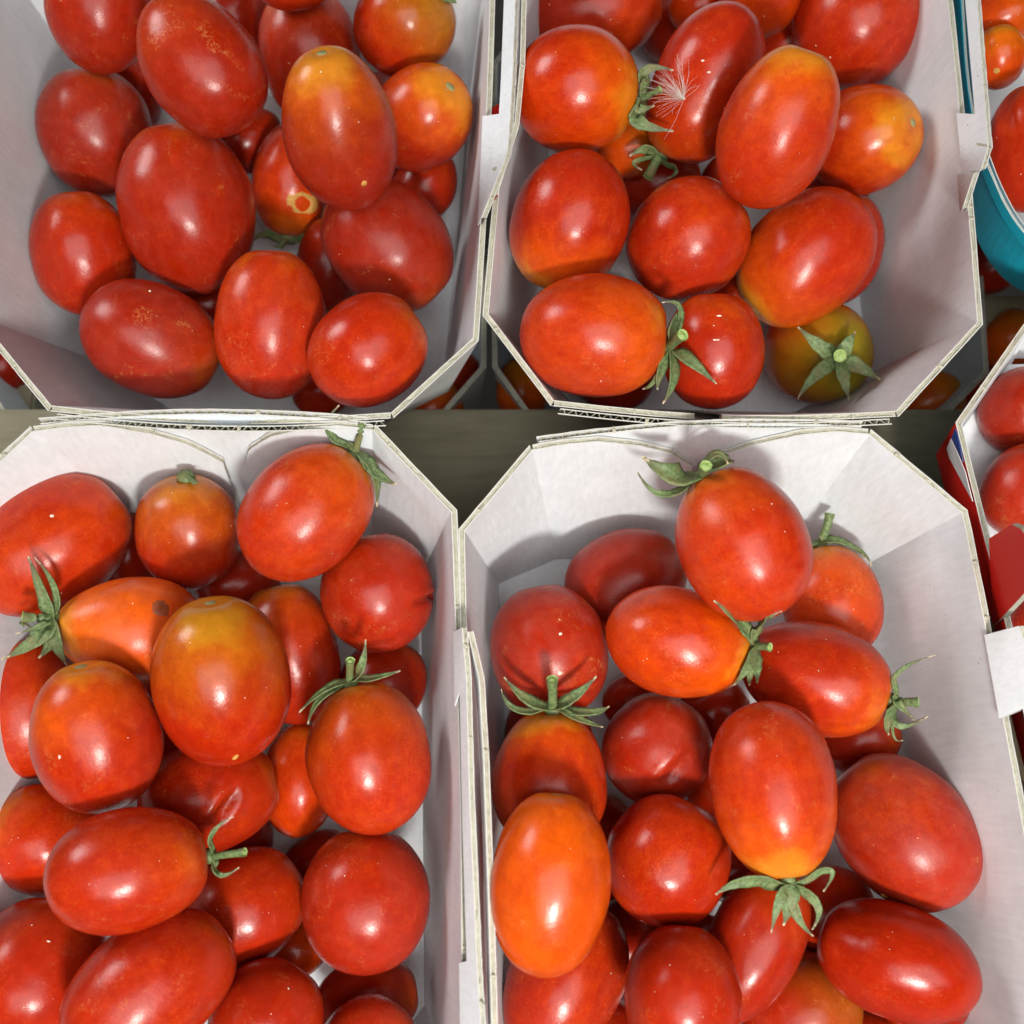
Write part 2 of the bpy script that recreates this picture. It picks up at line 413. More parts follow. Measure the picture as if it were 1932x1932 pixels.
def tab(root, fold, outer, z_out, slot=None, slot_w=0.45, mats=None, z_in=RIM, seed=3, n=60):
    f_ = [at(x, y, z_in + .0004) for x, y in fold]; o_ = [at(x, y, z_out) for x, y in outer]
    ds = [0.0]
    for a_, b_ in zip(f_, f_[1:]): ds.append(ds[-1] + (b_ - a_).length)
    fo = []; ou = []
    for i in range(n):
        d = ds[-1] * i / (n - 1); k = 0
        while k < len(f_) - 2 and ds[k+1] < d: k += 1
        u = (d - ds[k]) / (ds[k+1] - ds[k]); fo.append(lerp(f_[k], f_[k+1], u)); ou.append(lerp(o_[k], o_[k+1], u))
    def off(i):
        e = (fo[min(n-1, i+1)] - fo[max(0, i-1)]); v = (ou[i] - fo[i]); nn = e.cross(v)
        if nn.length < 1e-9: return Vector((0, 0, -1))
        nn.normalize(); return nn if nn.z < 0 else -nn
    rng = [(0, n - 1, 0)] if not slot else [(0, slot[0], 0), (slot[0], slot[1], 1), (slot[1], n - 1, 0)]
    def build(w, f):
        for a, b_, sl in rng:
            if b_ - a < 1: continue
            idx = range(a, b_ + 1); rise = 0.0015
            bt = []
            for i in idx:
                q = lerp(fo[i], ou[i], slot_w) if sl else fo[i]
                bt.append(q)
            corr([ou[i] for i in idx], bt, [off(i) for i in idx], TH * .9, w, f, seed=seed + a, tv=3, period=.022)
    return part(root, 'handle_tab', build, mats or [M_WHITE, M_OUT, M_LINER])

FUL = {(1, 0): [(0, 0), (.15, 0), (.3, .01), (.44, .03), (.50, .07), (.49, .12)], (1, 1): [(0, 0), (.15, 0), (.3, .01), (.41, .03), (.45, .07), (.44, .12)]}
FUR = {(1, 0): [(0, 0), (.15, 0), (.3, .01), (.39, .03), (.42, .07), (.41, .12)], (1, 1): [(0, 0), (.15, 0), (.3, .01), (.45, .02), (.50, .06), (.49, .12)]}
FLL = {(1, 0): [(0, 0), (.10, -.01), (.20, .0), (.32, .07), (.42, .16), (.50, .29), (.495, .36)], (1, 1): [(0, 0), (.10, -.01), (.2, .02), (.32, .10), (.40, .20), (.425, .29), (.415, .36)]}
FLR = {(1, 0): [(0, 0), (.1, -.01), (.2, .0), (.32, .06), (.42, .13), (.50, .24), (.51, .34)], (1, 1): [(0, 0), (.1, -.01), (.2, .02), (.32, .09), (.43, .18), (.47, .24), (.475, .34)]}
P_UL = punnet([(-40, 598), (97, 765), (738, 778), (892, 638)], (-60, 0), (920, 0), 0.215, 'white cardboard punnet at upper left filled with red plum tomatoes coloured darker for its dimmer light', flaps=FUL, seed=1, outer=M_OUT, fx=.011, fyb=.026, inset={3: (.014, .013), 0: (.006, .017)})
P_UR = punnet([(922, 592), (1045, 755), (1690, 775), (1843, 608)], (986, 0), (1783, 0), 0.215, 'white cardboard punnet at upper right whose slotted tab leans on the teal tray', flaps=FUR, seed=2, fx=.011, fyb=.026, inset={0: (.014, .016), 3: (.008, .013)})
P_LL = punnet([(-105, 968), (62, 815), (703, 812), (851, 967)], (-150, 1932), (868, 1932), 0.215, 'white cardboard punnet at lower left with two flaps folded against its back wall', flaps=FLL, seed=3, outer=M_OUT, fx=.011, fya=.004, fyb=.019, inset={3: (.016, .004), 4: (.016, .012)})
P_LR = punnet([(877, 1002), (1005, 850), (1640, 820), (1815, 968)], (915, 1932), (1990, 1932), 0.215, 'white cardboard punnet at lower right with a tomato leaning on its back wall', flaps=FLR, seed=4, fx=.009, fya=.003, fyb=.019)
tab(P_UL, [(901, 425), (907, 300), (913, 150), (920, 0), (931, -250)], [(908, 410), (958, 285), (967, 150), (972, 0), (985, -250)], RIM + .011, (17, 59), .60, seed=11)
tab(P_UR, [(1822, 400), (1810, 270), (1796, 130), (1783, 0), (1758, -250)], [(1827, 392), (1864, 275), (1853, 130), (1843, 0), (1825, -250)], RIM + .013, (16, 59), .64, seed=12)
tab(P_LL, [(855, 1193), (858, 1346), (862, 1600), (866, 1836), (869, 1990)], [(871, 1184), (879, 1278), (885, 1500), (900, 1836), (910, 1990)], RIM + .010, (11, 47), .45, seed=13)
tab(P_LR, [(1857, 1198), (1887, 1366), (1930, 1600), (1984, 1900)], [(1922, 1181), (1970, 1330), (2000, 1560), (2035, 1860)], RIM + .014, (14, 55), .55, seed=14)
tab(P_LR, [(884, 1200), (897, 1300), (905, 1438), (915, 1700), (922, 1960)], [(882, 1192), (903, 1280), (912, 1438), (921, 1700), (928, 1960)], RIM + .012, None, seed=15, mats=[M_WHITE, M_RED, M_LINER])
tab(P_UR, [(925, 375), (962, 240), (976, 120), (980, 0), (990, -200)], [(929, 365), (970, 235), (981, 120), (984, 0), (992, -200)], RIM + .010, None, seed=16, mats=[M_WHITE, M_RED, M_LINER])

# red printed punnet at the right edge
P_RL = punnet([(1815, 800), (1945, 612), (2330, 600), (2480, 780)], (1868, 1012), (2540, 1000), 0.20, 'red printed punnet with white and blue stripes cut off by the right edge', outer=M_RED, seed=5, fx=.0035, fyb=.004, fya=-.003, bow=0.0, base_z=0.058, flaps={(1, 0): [(0, 0), (.01, .5), (.02, .9)], (1, 1): [(0, 0), (.01, .5), (.02, .9)], (5, 0): [(0, 0), (.01, .5), (.02, .9)], (5, 1): [(0, 0), (.01, .5), (.02, .9)]})
def on_plane(px, py, p0, n):
    d = ray(px, py); return CAM + d * ((p0 - CAM).dot(n) / d.dot(n))
_a = at(1815, 800, RIM); _b = at(1868, 1012, RIM)
_sh = (_b - _a).normalized(); _c = Vector((_a.x + .0035, _a.y + .003, .058))
_n = _sh.cross(_c - _a).normalized()
if _n.x > 0: _n = -_n
_p0 = _a + _n * (TH * 1.32)
for poly, mt in (([(1795, 828), (1787, 846), (1792, 864), (1836, 946), (1822, 890), (1808, 856)], M_WPRINT), ([(1803, 809), (1796, 826), (1818, 872), (1814, 850), (1808, 824)], M_BLUE)):
    q = [on_plane(x, y, _p0, _n) for x, y in poly]
    mb = MB(); k = len(q)
    mb.add(q + [v + _n * .0002 for v in q], [tuple(range(k)), tuple(range(2*k-1, k-1, -1))] + [(i, (i+1) % k, (i+1) % k + k, i + k) for i in range(k)], 0)
    mb.build('printed_stripe', [mt], P_RL)
mb = MB()
q0 = [on_plane(x, y, _p0, _n) for x, y in ((1866, 1016), (1908, 989), (1926, 998), (1950, 1030), (1958, 1090), (1925, 1128), (1884, 1172), (1873, 1180))]
q1 = [v - _n * TH for v in q0]; k = len(q0)
mb.add(q0 + q1, [tuple(range(k)), tuple(range(2*k-1, k-1, -1))], 0)
mb.add(q0 + q1, [(i, (i+1) % k, (i+1) % k + k, i + k) for i in range(k)], 1)
mb.build('handle_tab', [M_RED, M_FLUTE], P_RL)
def stand(p0, p1, z0, z1, label):
    mb = MB(); mb.box((p0[0], p0[1], z0), (p1[0], p1[1], z1)); o = mb.build('cardboard_box', [M_OUT])
    return tag(o, label, 'box', 'boxes under the right hand trays')
_q = at(1815, 850, .058)
stand((_q.x + .006, _q.y - .17, 0), (_q.x + .12, _q.y - .004, ), 0.0, .0565, 'pale cardboard box carrying the red striped punnet')

# teal tray with a rounded corner
def teal_tray():
    rimp = [(1800, -500), (1818, -200), (1825, 0), (1834, 140), (1848, 230), (1866, 290), (1884, 335), (1904, 380), (1932, 424), (1972, 470), (2040, 510), (2300, 540)]
    botp = [(1745, -500), (1764, -200), (1770, 0), (1780, 140), (1796, 250), (1818, 350), (1838, 415), (1860, 470), (1890, 514), (1932, 545), (2000, 575), (2300, 600)]
    zr, zb = RIM, .042
    def chaikin(p):
        for _ in range(3):
            q = [p[0]]
            for a_, b_ in zip(p, p[1:]): q += [(a_[0]*.75+b_[0]*.25, a_[1]*.75+b_[1]*.25), (a_[0]*.25+b_[0]*.75, a_[1]*.25+b_[1]*.75)]
            p = q + [p[-1]]
        return p
    rimp = chaikin(rimp); botp = chaikin(botp)
    top, _ = resample([at(x, y, zr) for x, y in rimp], 90); bot, _ = resample([at(x, y, zb) for x, y in botp], 90)
    c = top[45]; root = empty('teal_tray', (at(2200, 200, zb).x, at(2200, 200, zb).y, zb), 'teal printed tray with a rounded corner at the upper right edge', 'tray')
    bpy.context.view_layer.update()
    off = []
    for i in range(90):
        e = top[min(89, i+1)] - top[max(0, i-1)]; n_ = e.cross(Vector((0, 0, 1))).normalized()
        off.append(n_ if n_.x < 0 or n_.y < -.9 else -n_)
    part(root, 'tray_wall', lambda w, f: corr([t + Vector((0,0,.0)) for t in top], bot, off, .0016, w, f, flute=False, seed=21, tv=6), [M_WHITE, M_TEAL, M_LINER])
    lip = [lerp(t, b_, .16) + o_ * .0017 for t, b_, o_ in zip(top, bot, off)]; lip0 = [t + o_ * .0012 - Vector((0, 0, .0003)) for t, o_ in zip(top, off)]
    part(root, 'folded_lip', lambda w, f: corr(lip0, lip, off, .0007, w, f, flute=False, seed=22, tv=2), [M_OUT, M_TEAL, M_LINER])
    mb = MB(); pts = bot[::3] + [at(2300, -500, zb)]; k = len(pts)
    mb.add(pts + [p_ - Vector((0, 0, .001)) for p_ in pts], [tuple(range(k)), tuple(range(2*k-1, k-1, -1))], 0); mb.build('base_panel', [M_WHITE], root)
    return root
P_RU = teal_tray()
_q = at(2010, 300, .05)
stand((_q.x, _q.y - .0, ), (_q.x + .10, _q.y + .12), .0, .0505, 'cardboard box hidden beneath the teal tray')
# lower layer of punnets seen through the gaps
punnet([(-70, 640), (60, 860), (760, 860), (908, 690)], (-80, 0), (906, 0), 0.21, 'lower white punnet in the shade beneath the upper left punnet', flaps=FUL, seed=7, rim=-.006, base_z=-.085, bow=.001)
punnet([(938, 690), (1060, 860), (1700, 860), (1856, 700)], (938, 0), (1810, 0), 0.21, 'lower white punnet in the shade beneath the upper right punnet', flaps=FUL, seed=8, rim=-.006, base_z=-.085, bow=.001)

def prism(pts, z0, z1, name, mat, parent=None):
    top = [at(x, y, z1) for x, y in pts]; bot = [Vector((v.x, v.y, z0)) for v in top]; k = len(pts); mb = MB()
    mb.add(top + bot, [tuple(range(k)), tuple(range(2*k-1, k-1, -1))] + [(i, (i+1) % k, (i+1) % k + k, i + k) for i in range(k)], 0)
    return mb.build(name, [mat], parent)
tag(prism([(1833, 968), (1841, 966), (1890, 1205), (1905, 1340), (1933, 1453), (1975, 1570), (1966, 1574), (1924, 1455), (1896, 1342), (1881, 1210)], .0, .074, 'wooden_lath', M_WOOD2), 'thin tan wooden lath squeezed between the lower right punnet and the red one', 'lath')
prism([(915, 212), (944, 194), (944, 228), (915, 246)], RIM - .004, RIM - .0035, 'printed_patch', M_RED, P_UR)
# ------------------------------------------------------------------ tomatoes
TOM = []
def T(key, cx, cy, la, b, ang, tilt, z, col, label, k=0.0, cal=None, scar=None, group=None, groove=None, wr=0, dim=.05, stem=None):
    TOM.append(dict(key=key, cx=cx, cy=cy, la=la, b=b, ang=ang, tilt=tilt, z=z, col=col, label=label, k=k, cal=cal, scar=scar, groove=groove, wr=wr, dim=dim, group=group))
# columns: key, centre x y, half length, half width, direction of stem end, tilt of stem end to viewer, height, (orange, shoulder, dust, green)
G = 'plum tomatoes in the upper left punnet'
T('ul1', 190, 20, 112, 98, 80, 0, .052, (.22, .15, .5, 0), 'dark red tomato at the top left, cut by the photo edge beside the left wall', group=G)
T('ul15', 438, 40, 95, 70, 60, 0, .030, (.2, .1, .2, 0), 'shaded tomato peeping out above the big tapered one at the top', group=G)
T('ul16', 548, -55, 85, 70, 0, 0, .052, (.3, .1, .2, 0), 'bright red tomato of which only the lower rim shows at the top edge', group=G)
T('ul17', 235, 175, 80, 70, 90, 0, .024, (.2, .1, .1, 0), 'deeply shaded tomato in the gap left of the big tapered one', group=G)
T('ul18', 800, 352, 75, 60, 60, 0, .026, (.25, .2, .2, 0), 'shaded tomato wedged by the right wall below the orange shouldered one', group=G)
T('ul19', 620, 500, 90, 62, 80, 0, .026, (.15, .1, .3, 0), 'dark tomato deep in the gap beside the green calyx', group=G)
T('ul20', 388, 580, 70, 60, 20, 0, .024, (.15, .1, .2, 0), 'dark tomato deep between the two bottom tomatoes of the left half', group=G)
T('ul21', 610, 735, 60, 50, 20, 0, .020, (.3, .1, .1, 0), 'dark tomato deep behind the two at the front flaps', group=G)
T('ul22', 470, 265, 70, 60, 20, 0, .022, (.2, .1, .1, 0), 'dark tomato deep in the middle of the upper left punnet', group=G)
T('ul3', 586, 108, 126, 95, 97, 0, .044, (.25, .2, .55, 0), 'dull red tomato partly behind the yellow topped one, top middle', group=G)
T('ul4', 762, 45, 96, 93, 40, 20, .046, (.36, .3, .2, .5), 'brownish orange tomato with a bit of green calyx at the top right', group=G,
  cal=dict(hub=(836, -8), sep=[((862, 6), None, 14, 2), ((812, -4), None, 12, 3), ((846, -34), None, 12, 2)], stem=None))
T('ul7', 181, 250, 117, 105, 95, 0, .050, (.15, .1, .7, 0), 'dull red tomato against the left wall, second from the top', group=G)
T('ul11', 156, 478, 116, 96, 95, 0, .062, (.32, .2, .35, 0), 'orange tinged oval tomato against the left wall, lowest of the wall row', group=G)
T('ul9', 550, 342, 104, 74, -97, 4, .034, (.45, .2, .3, 0), 'small tomato with a yellow corky ring and a thin green calyx below', group=G,
  cal=dict(hub=(544, 441), sep=[((475, 458), (503, 439), 13, 2), ((590, 484), (583, 446), 9, 2), ((511, 464), (532, 462), 5, 4)], stem=((529, 467), 13, 1)))
T('ul10', 732, 462, 134, 112, -45, 0, .064, (.15, .1, .8, 0), 'dusty red tomato by the right wall under the yellow topped one', group=G)
T('ul12', 288, 641, 133, 105, -25, 0, .072, (.18, .15, .8, 0), 'red tomato with a corky scratch in the lower left corner of its punnet', group=G)
T('ul13', 512, 612, 140, 106, 88, 0, .076, (.35, .2, .5, 0), 'upright oval tomato standing in the middle above the front flaps', group=G)
T('ul14', 694, 661, 116, 102, 35, 0, .078, (.35, .2, .3, 0), 'smooth roundish tomato in the lower right corner of its punnet', group=G)
T('ul6', 793, 225, 106, 92, 45, 42, .052, (.24, .8, .3, 0), 'tomato with a bright orange shoulder and bare stem scar by the right wall', group=G, scar=1)
T('ul2', 379, 120, 136, 112, 122, -8, .066, (.22, .25, .5, 0), 'large tapered tomato pointing up left at the top of its punnet', group=G, k=-.10)
T('ul8', 353, 393, 158, 126, 97, 0, .064, (.22, .1, .45, 0), 'largest tomato of the upper left punnet, broad and deep red in the middle', group=G)
T('ul5', 641, 246, 148, 109, 101, 26, .074, (.20, .85, .55, .12), 'yellow topped tomato with bare stem scar lying over its neighbours', group=G, scar=1, k=-.06)
G = 'plum tomatoes in the upper right punnet'
T('ur15', 1190, 280, 70, 55, 10, 0, .030, (.7, .3, .1, .5), 'shaded orange tomato beneath the two calyxes, mostly hidden', group=G)
T('ur16', 1240, 345, 85, 70, 10, 0, .026, (.2, .1, .2, 0), 'dark red tomato below the curled calyx, deep in the gap', group=G)
T('ur17', 1372, 345, 60, 50, 60, 0, .024, (.2, .1, .1, 0), 'dark tomato deep in the gap right of the curled calyx', group=G)
T('ur18', 1480, 85, 80, 62, 20, 0, .026, (.3, .1, .1, 0), 'dark tomato deep behind the upper middle tomatoes', group=G)
T('ur19', 1385, 560, 60, 55, 20, 0, .022, (.4, .2, .1, 0), 'dark tomato deep above the round one at the front', group=G)
T('ur20', 1320, 10, 60, 50, 20, 0, .024, (.4, .2, .1, 0), 'dark tomato at the top edge beside a grey gap', group=G)
T('ur7', 1437, -28, 95, 82, 80, 0, .050, (.5, .3, .3, 0), 'orange red tomato cut by the top edge, middle of its punnet', group=G)
T('ur11', 1588, 470, 106, 74, 80, 0, .032, (.2, .1, .4, 0), 'dark red tomato half hidden behind the one with the oblique stem scar', group=G)
T('ur1', 1118, 20, 134, 98, 10, 0, .054, (.25, .2, .3, 0), 'wide tomato cut by the top edge in the top left of its punnet', group=G)
T('ur5', 1628, 265, 102, 99, 20, 32, .046, (.26, .8, .1, .08), 'orange shouldered tomato with small stem scar by the right wall', group=G, scar=1)
T('ur6', 1616, 42, 120, 116, 60, 0, .056, (.25, .15, .3, 0), 'big round glossy tomato in the top right corner', group=G)
T('ur8', 1074, 420, 134, 111, -108, 0, .068, (.28, .9, .3, 0), 'tomato with a yellow orange lower end against the left wall', group=G)
T('ur14', 1541, 664, 104, 96, -18, 58, .034, (.75, .6, .1, 1.0), 'green and brown unripe tomato topped with a star shaped calyx', group=G,
  cal=dict(hub=(1578, 675), sep=[((1506, 617), (1545, 652), 20, 6), ((1613, 627), (1597, 651), 19, 7), ((1660, 716), (1620, 692), 20, 4), ((1601, 752), (1592, 715), 17, 6), ((1505, 752), (1540, 706), 18, 4)], stem=((1585, 671), 26, 10)))
T('ur9', 1298, 452, 119, 112, 40, 0, .064, (.3, .2, .4, 0), 'roundish tomato with a sunken spot in the centre of its punnet', group=G)
T('ur13', 1346, 662, 110, 96, 90, 0, .074, (.28, .1, .3, 0), 'round red tomato at the front touched by the brown tipped sepal', group=G)
T('ur3', 1330, 160, 150, 103, -113, 0, .058, (.28, .3, .3, 0), 'long tomato with a waist and a seed fluff stuck on its flank', group=G,
  cal=dict(hub=(1253, 279), sep=[((1188, 294), (1222, 279), 19, 4), ((1211, 320), (1199, 304), 8, 2), ((1258, 337), (1279, 308), 9, 6)], stem=((1222, 335), 24, 2)), k=.05, wr=-1)
T('ur10', 1519, 488, 140, 113, -132, 14, .062, (.38, .9, .3, .05), 'tomato with an oblique stem scar at its lower left end', group=G, scar=1)
T('ur2', 1088, 172, 120, 117, -4, 4, .066, (.42, .6, .1, 0), 'fat orange red tomato with a shrivelled calyx pointing right', group=G,
  cal=dict(hub=(1176, 184), sep=[((1270, 133), (1211, 136), 17, 6), ((1234, 199), (1200, 203), 18, 5), ((1270, 247), (1200, 226), 24, 5), ((1221, 154), (1196, 160), 14, 6)], stem=((1246, 168), 15, 6)))
T('ur4', 1467, 242, 150, 108, 72, 4, .072, (.36, .75, .5, 0), 'large slanted tomato with a scuffed orange top right of centre', group=G, k=-.03)
T('ur12', 1121, 634, 140, 118, 0, 2, .084, (.45, .65, .5, 0), 'large lying tomato with a spidery brown green calyx at the front left', group=G,
  cal=dict(hub=(1254, 655), sep=[((1288, 583), (1256, 616), 19, 5), ((1237, 577), (1283, 586), 11, 8), ((1351, 724), (1302, 682), 19, 6), ((1250, 761), (1269, 712), 18, 5), ((1240, 735), (1243, 700), 16, 4), ((1213, 733), (1236, 714), 9, 3)], stem=((1288, 632), 24, 12)))
G = 'plum tomatoes in the lower left punnet'
T('ll24', 240, 1045, 80, 60, 90, 0, .028, (.2, .1, .1, 0), 'dark tomato in the gap at the back wall of the lower left punnet', group=G)
T('ll25', 450, 1100, 80, 60, 10, 0, .028, (.2, .1, .3, 0), 'dull tomato in the gap below the two at the back wall', group=G)
T('ll13', 722, 1290, 90, 82, 60, 0, .030, (.2, .1, .2, 0), 'shaded tomato by the right wall under the round cleft one', group=G)
T('ll23', 550, 1790, 72, 60, 20, 0, .026, (.5, .2, .1, 0), 'shaded orange tomato at the bottom between three bright ones', group=G)
T('ll21', 692, 1886, 100, 76, 10, 0, .032, (.18, .1, .2, 0), 'deep red shaded tomato near the bottom right of its punnet', group=G)
T('ll11', 566, 1470, 106, 72, 88, 0, .034, (.5, .2, .2, 0), 'narrow brownish tomato half hidden left of the crowned one', group=G)
T('ll8', 52, 1335, 132, 104, 95, 0, .042, (.35, .3, .5, 0), 'tomato at the left edge below a tangle of green sepals', group=G,
  cal=dict(hub=(46, 1216), sep=[((0, 1236), (20, 1226), 22, 3), ((8, 1182), (22, 1204), 17, 5), ((66, 1190), (40, 1176), 7, 7)], stem=((2, 1212), 14, 5)))
T('ll7', 548, 1232, 134, 92, 104, 6, .046, (.28, .3, .3, .1), 'shaded red tomato tucked behind the green shouldered one', group=G, scar=1)
T('ll1', 95, 1028, 156, 118, 38, 0, .054, (.40, .1, .5, 0), 'long tomato in the back left corner, cut by the left edge', group=G)
T('ll2', 356, 1004, 109, 98, 95, 22, .050, (.26, .6, .4, .25), 'round tomato with a small pale stem stub at the back wall', group=G, scar=1,
  cal=dict(hub=(352, 912), sep=[((371, 905), (366, 917), 6, 3)], stem=None))
T('ll10', 396, 1502, 130, 103, 15, 0, .044, (.25, .15, .2, 0), 'shaded tomato with a crease lying under the green shouldered one', group=G, groove=(428, 1520, 55, 34, .0026, 11))
T('ll14', 88, 1586, 114, 100, 155, 0, .046, (.38, .3, .2, 0), 'orange red tomato at the left edge with a brown dried stem end', group=G,
  cal=dict(hub=(2, 1520), sep=[((-20, 1500), None, 20, 5), ((6, 1545), None, 20, 5)], stem=None))
T('ll16', 462, 1714, 122, 106, 40, 0, .048, (.28, .1, .3, 0), 'round tomato lying just below the thin stemmed calyx', group=G)
T('ll20', 502, 1922, 108, 104, 60, 0, .048, (.22, .1, .3, 0), 'red tomato cut by the bottom edge, middle of its punnet', group=G)
T('ll18', 72, 1840, 140, 136, 80, 0, .050, (.25, .1, .3, 0), 'very large tomato in the bottom left corner of the photo', group=G)
T('ll22', 692, 1982, 100, 92, 60, 0, .056, (.28, .1, .5, 0), 'tomato of which only the top shows at the bottom edge by the wall', group=G)
T('ll4', 712, 1118, 113, 107, 100, 0, .054, (.25, .1, .5, 0), 'round tomato with a cleft on its right side by the right wall', group=G, groove=(806, 1130, 20, 26, .0022, 7))
T('ll17', 690, 1697, 132, 121, 95, 0, .056, (.22, .1, .5, 0), 'big round glossy tomato by the right wall near the bottom', group=G)
T('ll5', 246, 1188, 134, 106, 178, 2, .062, (1.0, .9, .9, .05), 'lumpy orange tomato with a dark bruise and a long sepalled calyx', group=G, k=-.16,
  cal=dict(hub=(128, 1172), sep=[((54, 1050), (84, 1126), 20, 4), ((66, 1052), (106, 1115), 10, 2), ((74, 1241), (104, 1205), 24, 6), ((138, 1247), (134, 1208), 22, 4), ((4, 1244), (70, 1207), 26, 6), ((60, 1222), (96, 1194), 16, 7), ((30, 1196), (80, 1180), 9, 8)], stem=((42, 1164), 24, 6)))
T('ll12', 698, 1429, 142, 117, 100, 6, .064, (.32, .6, .3, .15), 'glossy egg shaped tomato crowned with an upright calyx by the right wall', group=G,
  cal=dict(hub=(664, 1308), sep=[((690, 1207), (681, 1263), 16, 6), ((755, 1266), (706, 1297), 12, 3), ((594, 1373), (615, 1327), 15, 4), ((565, 1344), (616, 1300), 13, 5)], stem=((661, 1246), 19, 8)))
T('ll3', 578, 967, 142, 112, 48, 0, .070, (.34, .7, .6, 0), 'tomato propped on the back wall with a tall green stem and sepals', group=G,
  cal=dict(hub=(663, 866), sep=[((640, 765), (620, 815), 14, 6), ((748, 914), (706, 893), 22, 5), ((695, 957), (688, 900), 20, 4), ((634, 862), None, 14, 2)], stem=((684, 799), 17, 6)))
T('ll9', 182, 1388, 142, 119, 106, 18, .068, (.30, .8, .5, .0), 'glossy tomato with a pale stem scar, left of the green shouldered one', group=G, scar=1)
T('ll19', 284, 1862, 168, 121, 38, 0, .066, (.28, .1, .5, 0), 'large slanted tomato cut by the bottom edge', group=G)
T('ll6', 418, 1285, 159, 129, 100, 20, .076, (.30, .8, .1, .36), 'largest tomato of the lower left punnet with a green shoulder', group=G, scar=1)
T('ll15', 243, 1641, 148, 115, 10, 0, .070, (.3, .2, .4, 0), 'lying tomato with a thin cut stem at its right end', group=G,
  cal=dict(hub=(384, 1618), sep=[((441, 1541), (398, 1574), 9, 4), ((451, 1636), (412, 1650), 9, 3), ((400, 1640), None, 9, 2)], stem=((462, 1608), 18, 5)))
G = 'plum tomatoes in the lower right punnet'
T('lr20', 1345, 1345, 75, 60, 20, 0, .026, (.2, .1, .1, 0), 'dark tomato deep in the centre of the lower right punnet', group=G)
T('lr21', 1205, 1318, 70, 56, 20, 0, .026, (.2, .1, .1, 0), 'dark tomato deep above the wrinkled one', group=G)
T('lr18', 1622, 1392, 78, 66, 20, 0, .030, (.25, .1, .3, 0), 'shaded tomato by the right wall below the dried calyx', group=G)
T('lr19', 1565, 1720, 90, 80, 20, 0, .030, (.2, .1, .2, 0), 'dark tomato in the gap right of the drooping calyx', group=G)
T('lr22', 1385, 1640, 70, 60, 20, 0, .026, (.2, .1, .2, 0), 'dark tomato hidden left of the drooping calyx', group=G)
T('lr17', 1508, 1905, 116, 100, 20, 0, .036, (.25, .2, .4, .35), 'brownish shaded tomato at the bottom edge', group=G)
T('lr1', 1180, 1096, 118, 97, 22, 0, .044, (.15, .1, .9, 0), 'dull dusty tomato lying in the back left corner', group=G)
T('lr3', 1568, 1135, 108, 94, 100, 0, .046, (.45, .5, .5, .1), 'orange red tomato with a thick stem behind the crowned one', group=G,
  cal=dict(hub=(1546, 1030), sep=[((1607, 1086), (1582, 1049), 14, 3), ((1618, 1091), (1604, 1049), 6, 2), ((1515, 1030), None, 12, 3)], stem=((1566, 969), 21, 4)))
T('lr13', 1424, 1778, 152, 88, 62, 0, .044, (.18, .4, .4, 0), 'elongated shiny tomato with lengthwise wrinkles under the drooping calyx', group=G, wr=1)
T('lr16', 1287, 1872, 122, 111, 85, 0, .052, (.25, .1, .4, 0), 'rounded tomato cut by the bottom edge, middle of its punnet', group=G)
T('lr15', 1066, 1848, 152, 108, 62, 0, .048, (.28, .1, .3, 0), 'slanted tomato in the bottom left corner of its punnet', group=G)
T('lr7', 1036, 1468, 128, 112, 88, 14, .064, (.4, .7, .3, 0), 'tomato with a star of sepals against the left wall', group=G, k=-.10,
  cal=dict(hub=(1042, 1352), sep=[((951, 1278), (996, 1322), 19, 4), ((946, 1300), (976, 1340), 11, 4), ((1125, 1277), (1080, 1318), 19, 4), ((1149, 1333), (1110, 1345), 15, 4), ((1137, 1372), (1090, 1368), 11, 6)], stem=((1042, 1281), 24, 8)))
T('lr8', 1240, 1413, 105, 102, 60, 0, .048, (.20, .1, .9, 0), 'dark wrinkled tomato with a skin fold in the middle', group=G, groove=(1280, 1450, 45, 48, .0030, 11), wr=2)
T('lr4', 1036, 1228, 128, 113, 100, 0, .050, (.25, .0, 1.0, 0), 'dusty tomato with orange scuffs against the left wall', group=G, k=0)
T('lr12', 1259, 1623, 120, 118, 60, 0, .054, (.25, .1, .2, 0), 'round glossy tomato beside the big orange one', group=G)
T('lr10', 1705, 1567, 152, 124, 128, 0, .058, (.24, .2, 1.0, 0), 'large scuffed tomato against the right wall', group=G)
T('lr14', 1692, 1813, 150, 106, 160, 0, .056, (.22, .0, .1, 0), 'smooth red tomato pointing right in the bottom right corner', group=G, k=.06)
T('lr6', 1538, 1277, 142, 104, -19, 0, .060, (.32, .5, .4, 0), 'lying tomato with a dried ragged calyx touching the right wall', group=G, k=.03,
  cal=dict(hub=(1664, 1317), sep=[((1765, 1236), (1690, 1272), 8, 5), ((1725, 1360), (1694, 1328), 14, 5), ((1750, 1351), (1694, 1368), 10, 5), ((1676, 1386), (1664, 1352), 16, 3), ((1703, 1396), (1684, 1384), 4, 3)], stem=((1733, 1325), 22, 5)))
T('lr11', 1038, 1664, 168, 114, 84, 8, .068, (.85, .75, .3, 0), 'big bright orange tomato leaning over the left wall', group=G, scar=1)
T('lr5', 1280, 1211, 138, 103, -14, 2, .070, (.48, .75, .2, 0), 'orange red lying tomato with a fresh green star calyx', group=G,
  cal=dict(hub=(1392, 1216), sep=[((1345, 1136), (1372, 1172), 20, 5), ((1474, 1153), (1430, 1180), 18, 4), ((1355, 1269), (1374, 1244), 16, 4), ((1413, 1292), (1403, 1255), 17, 6), ((1428, 1288), (1426, 1255), 18, 4)], stem=((1453, 1221), 19, 6)))
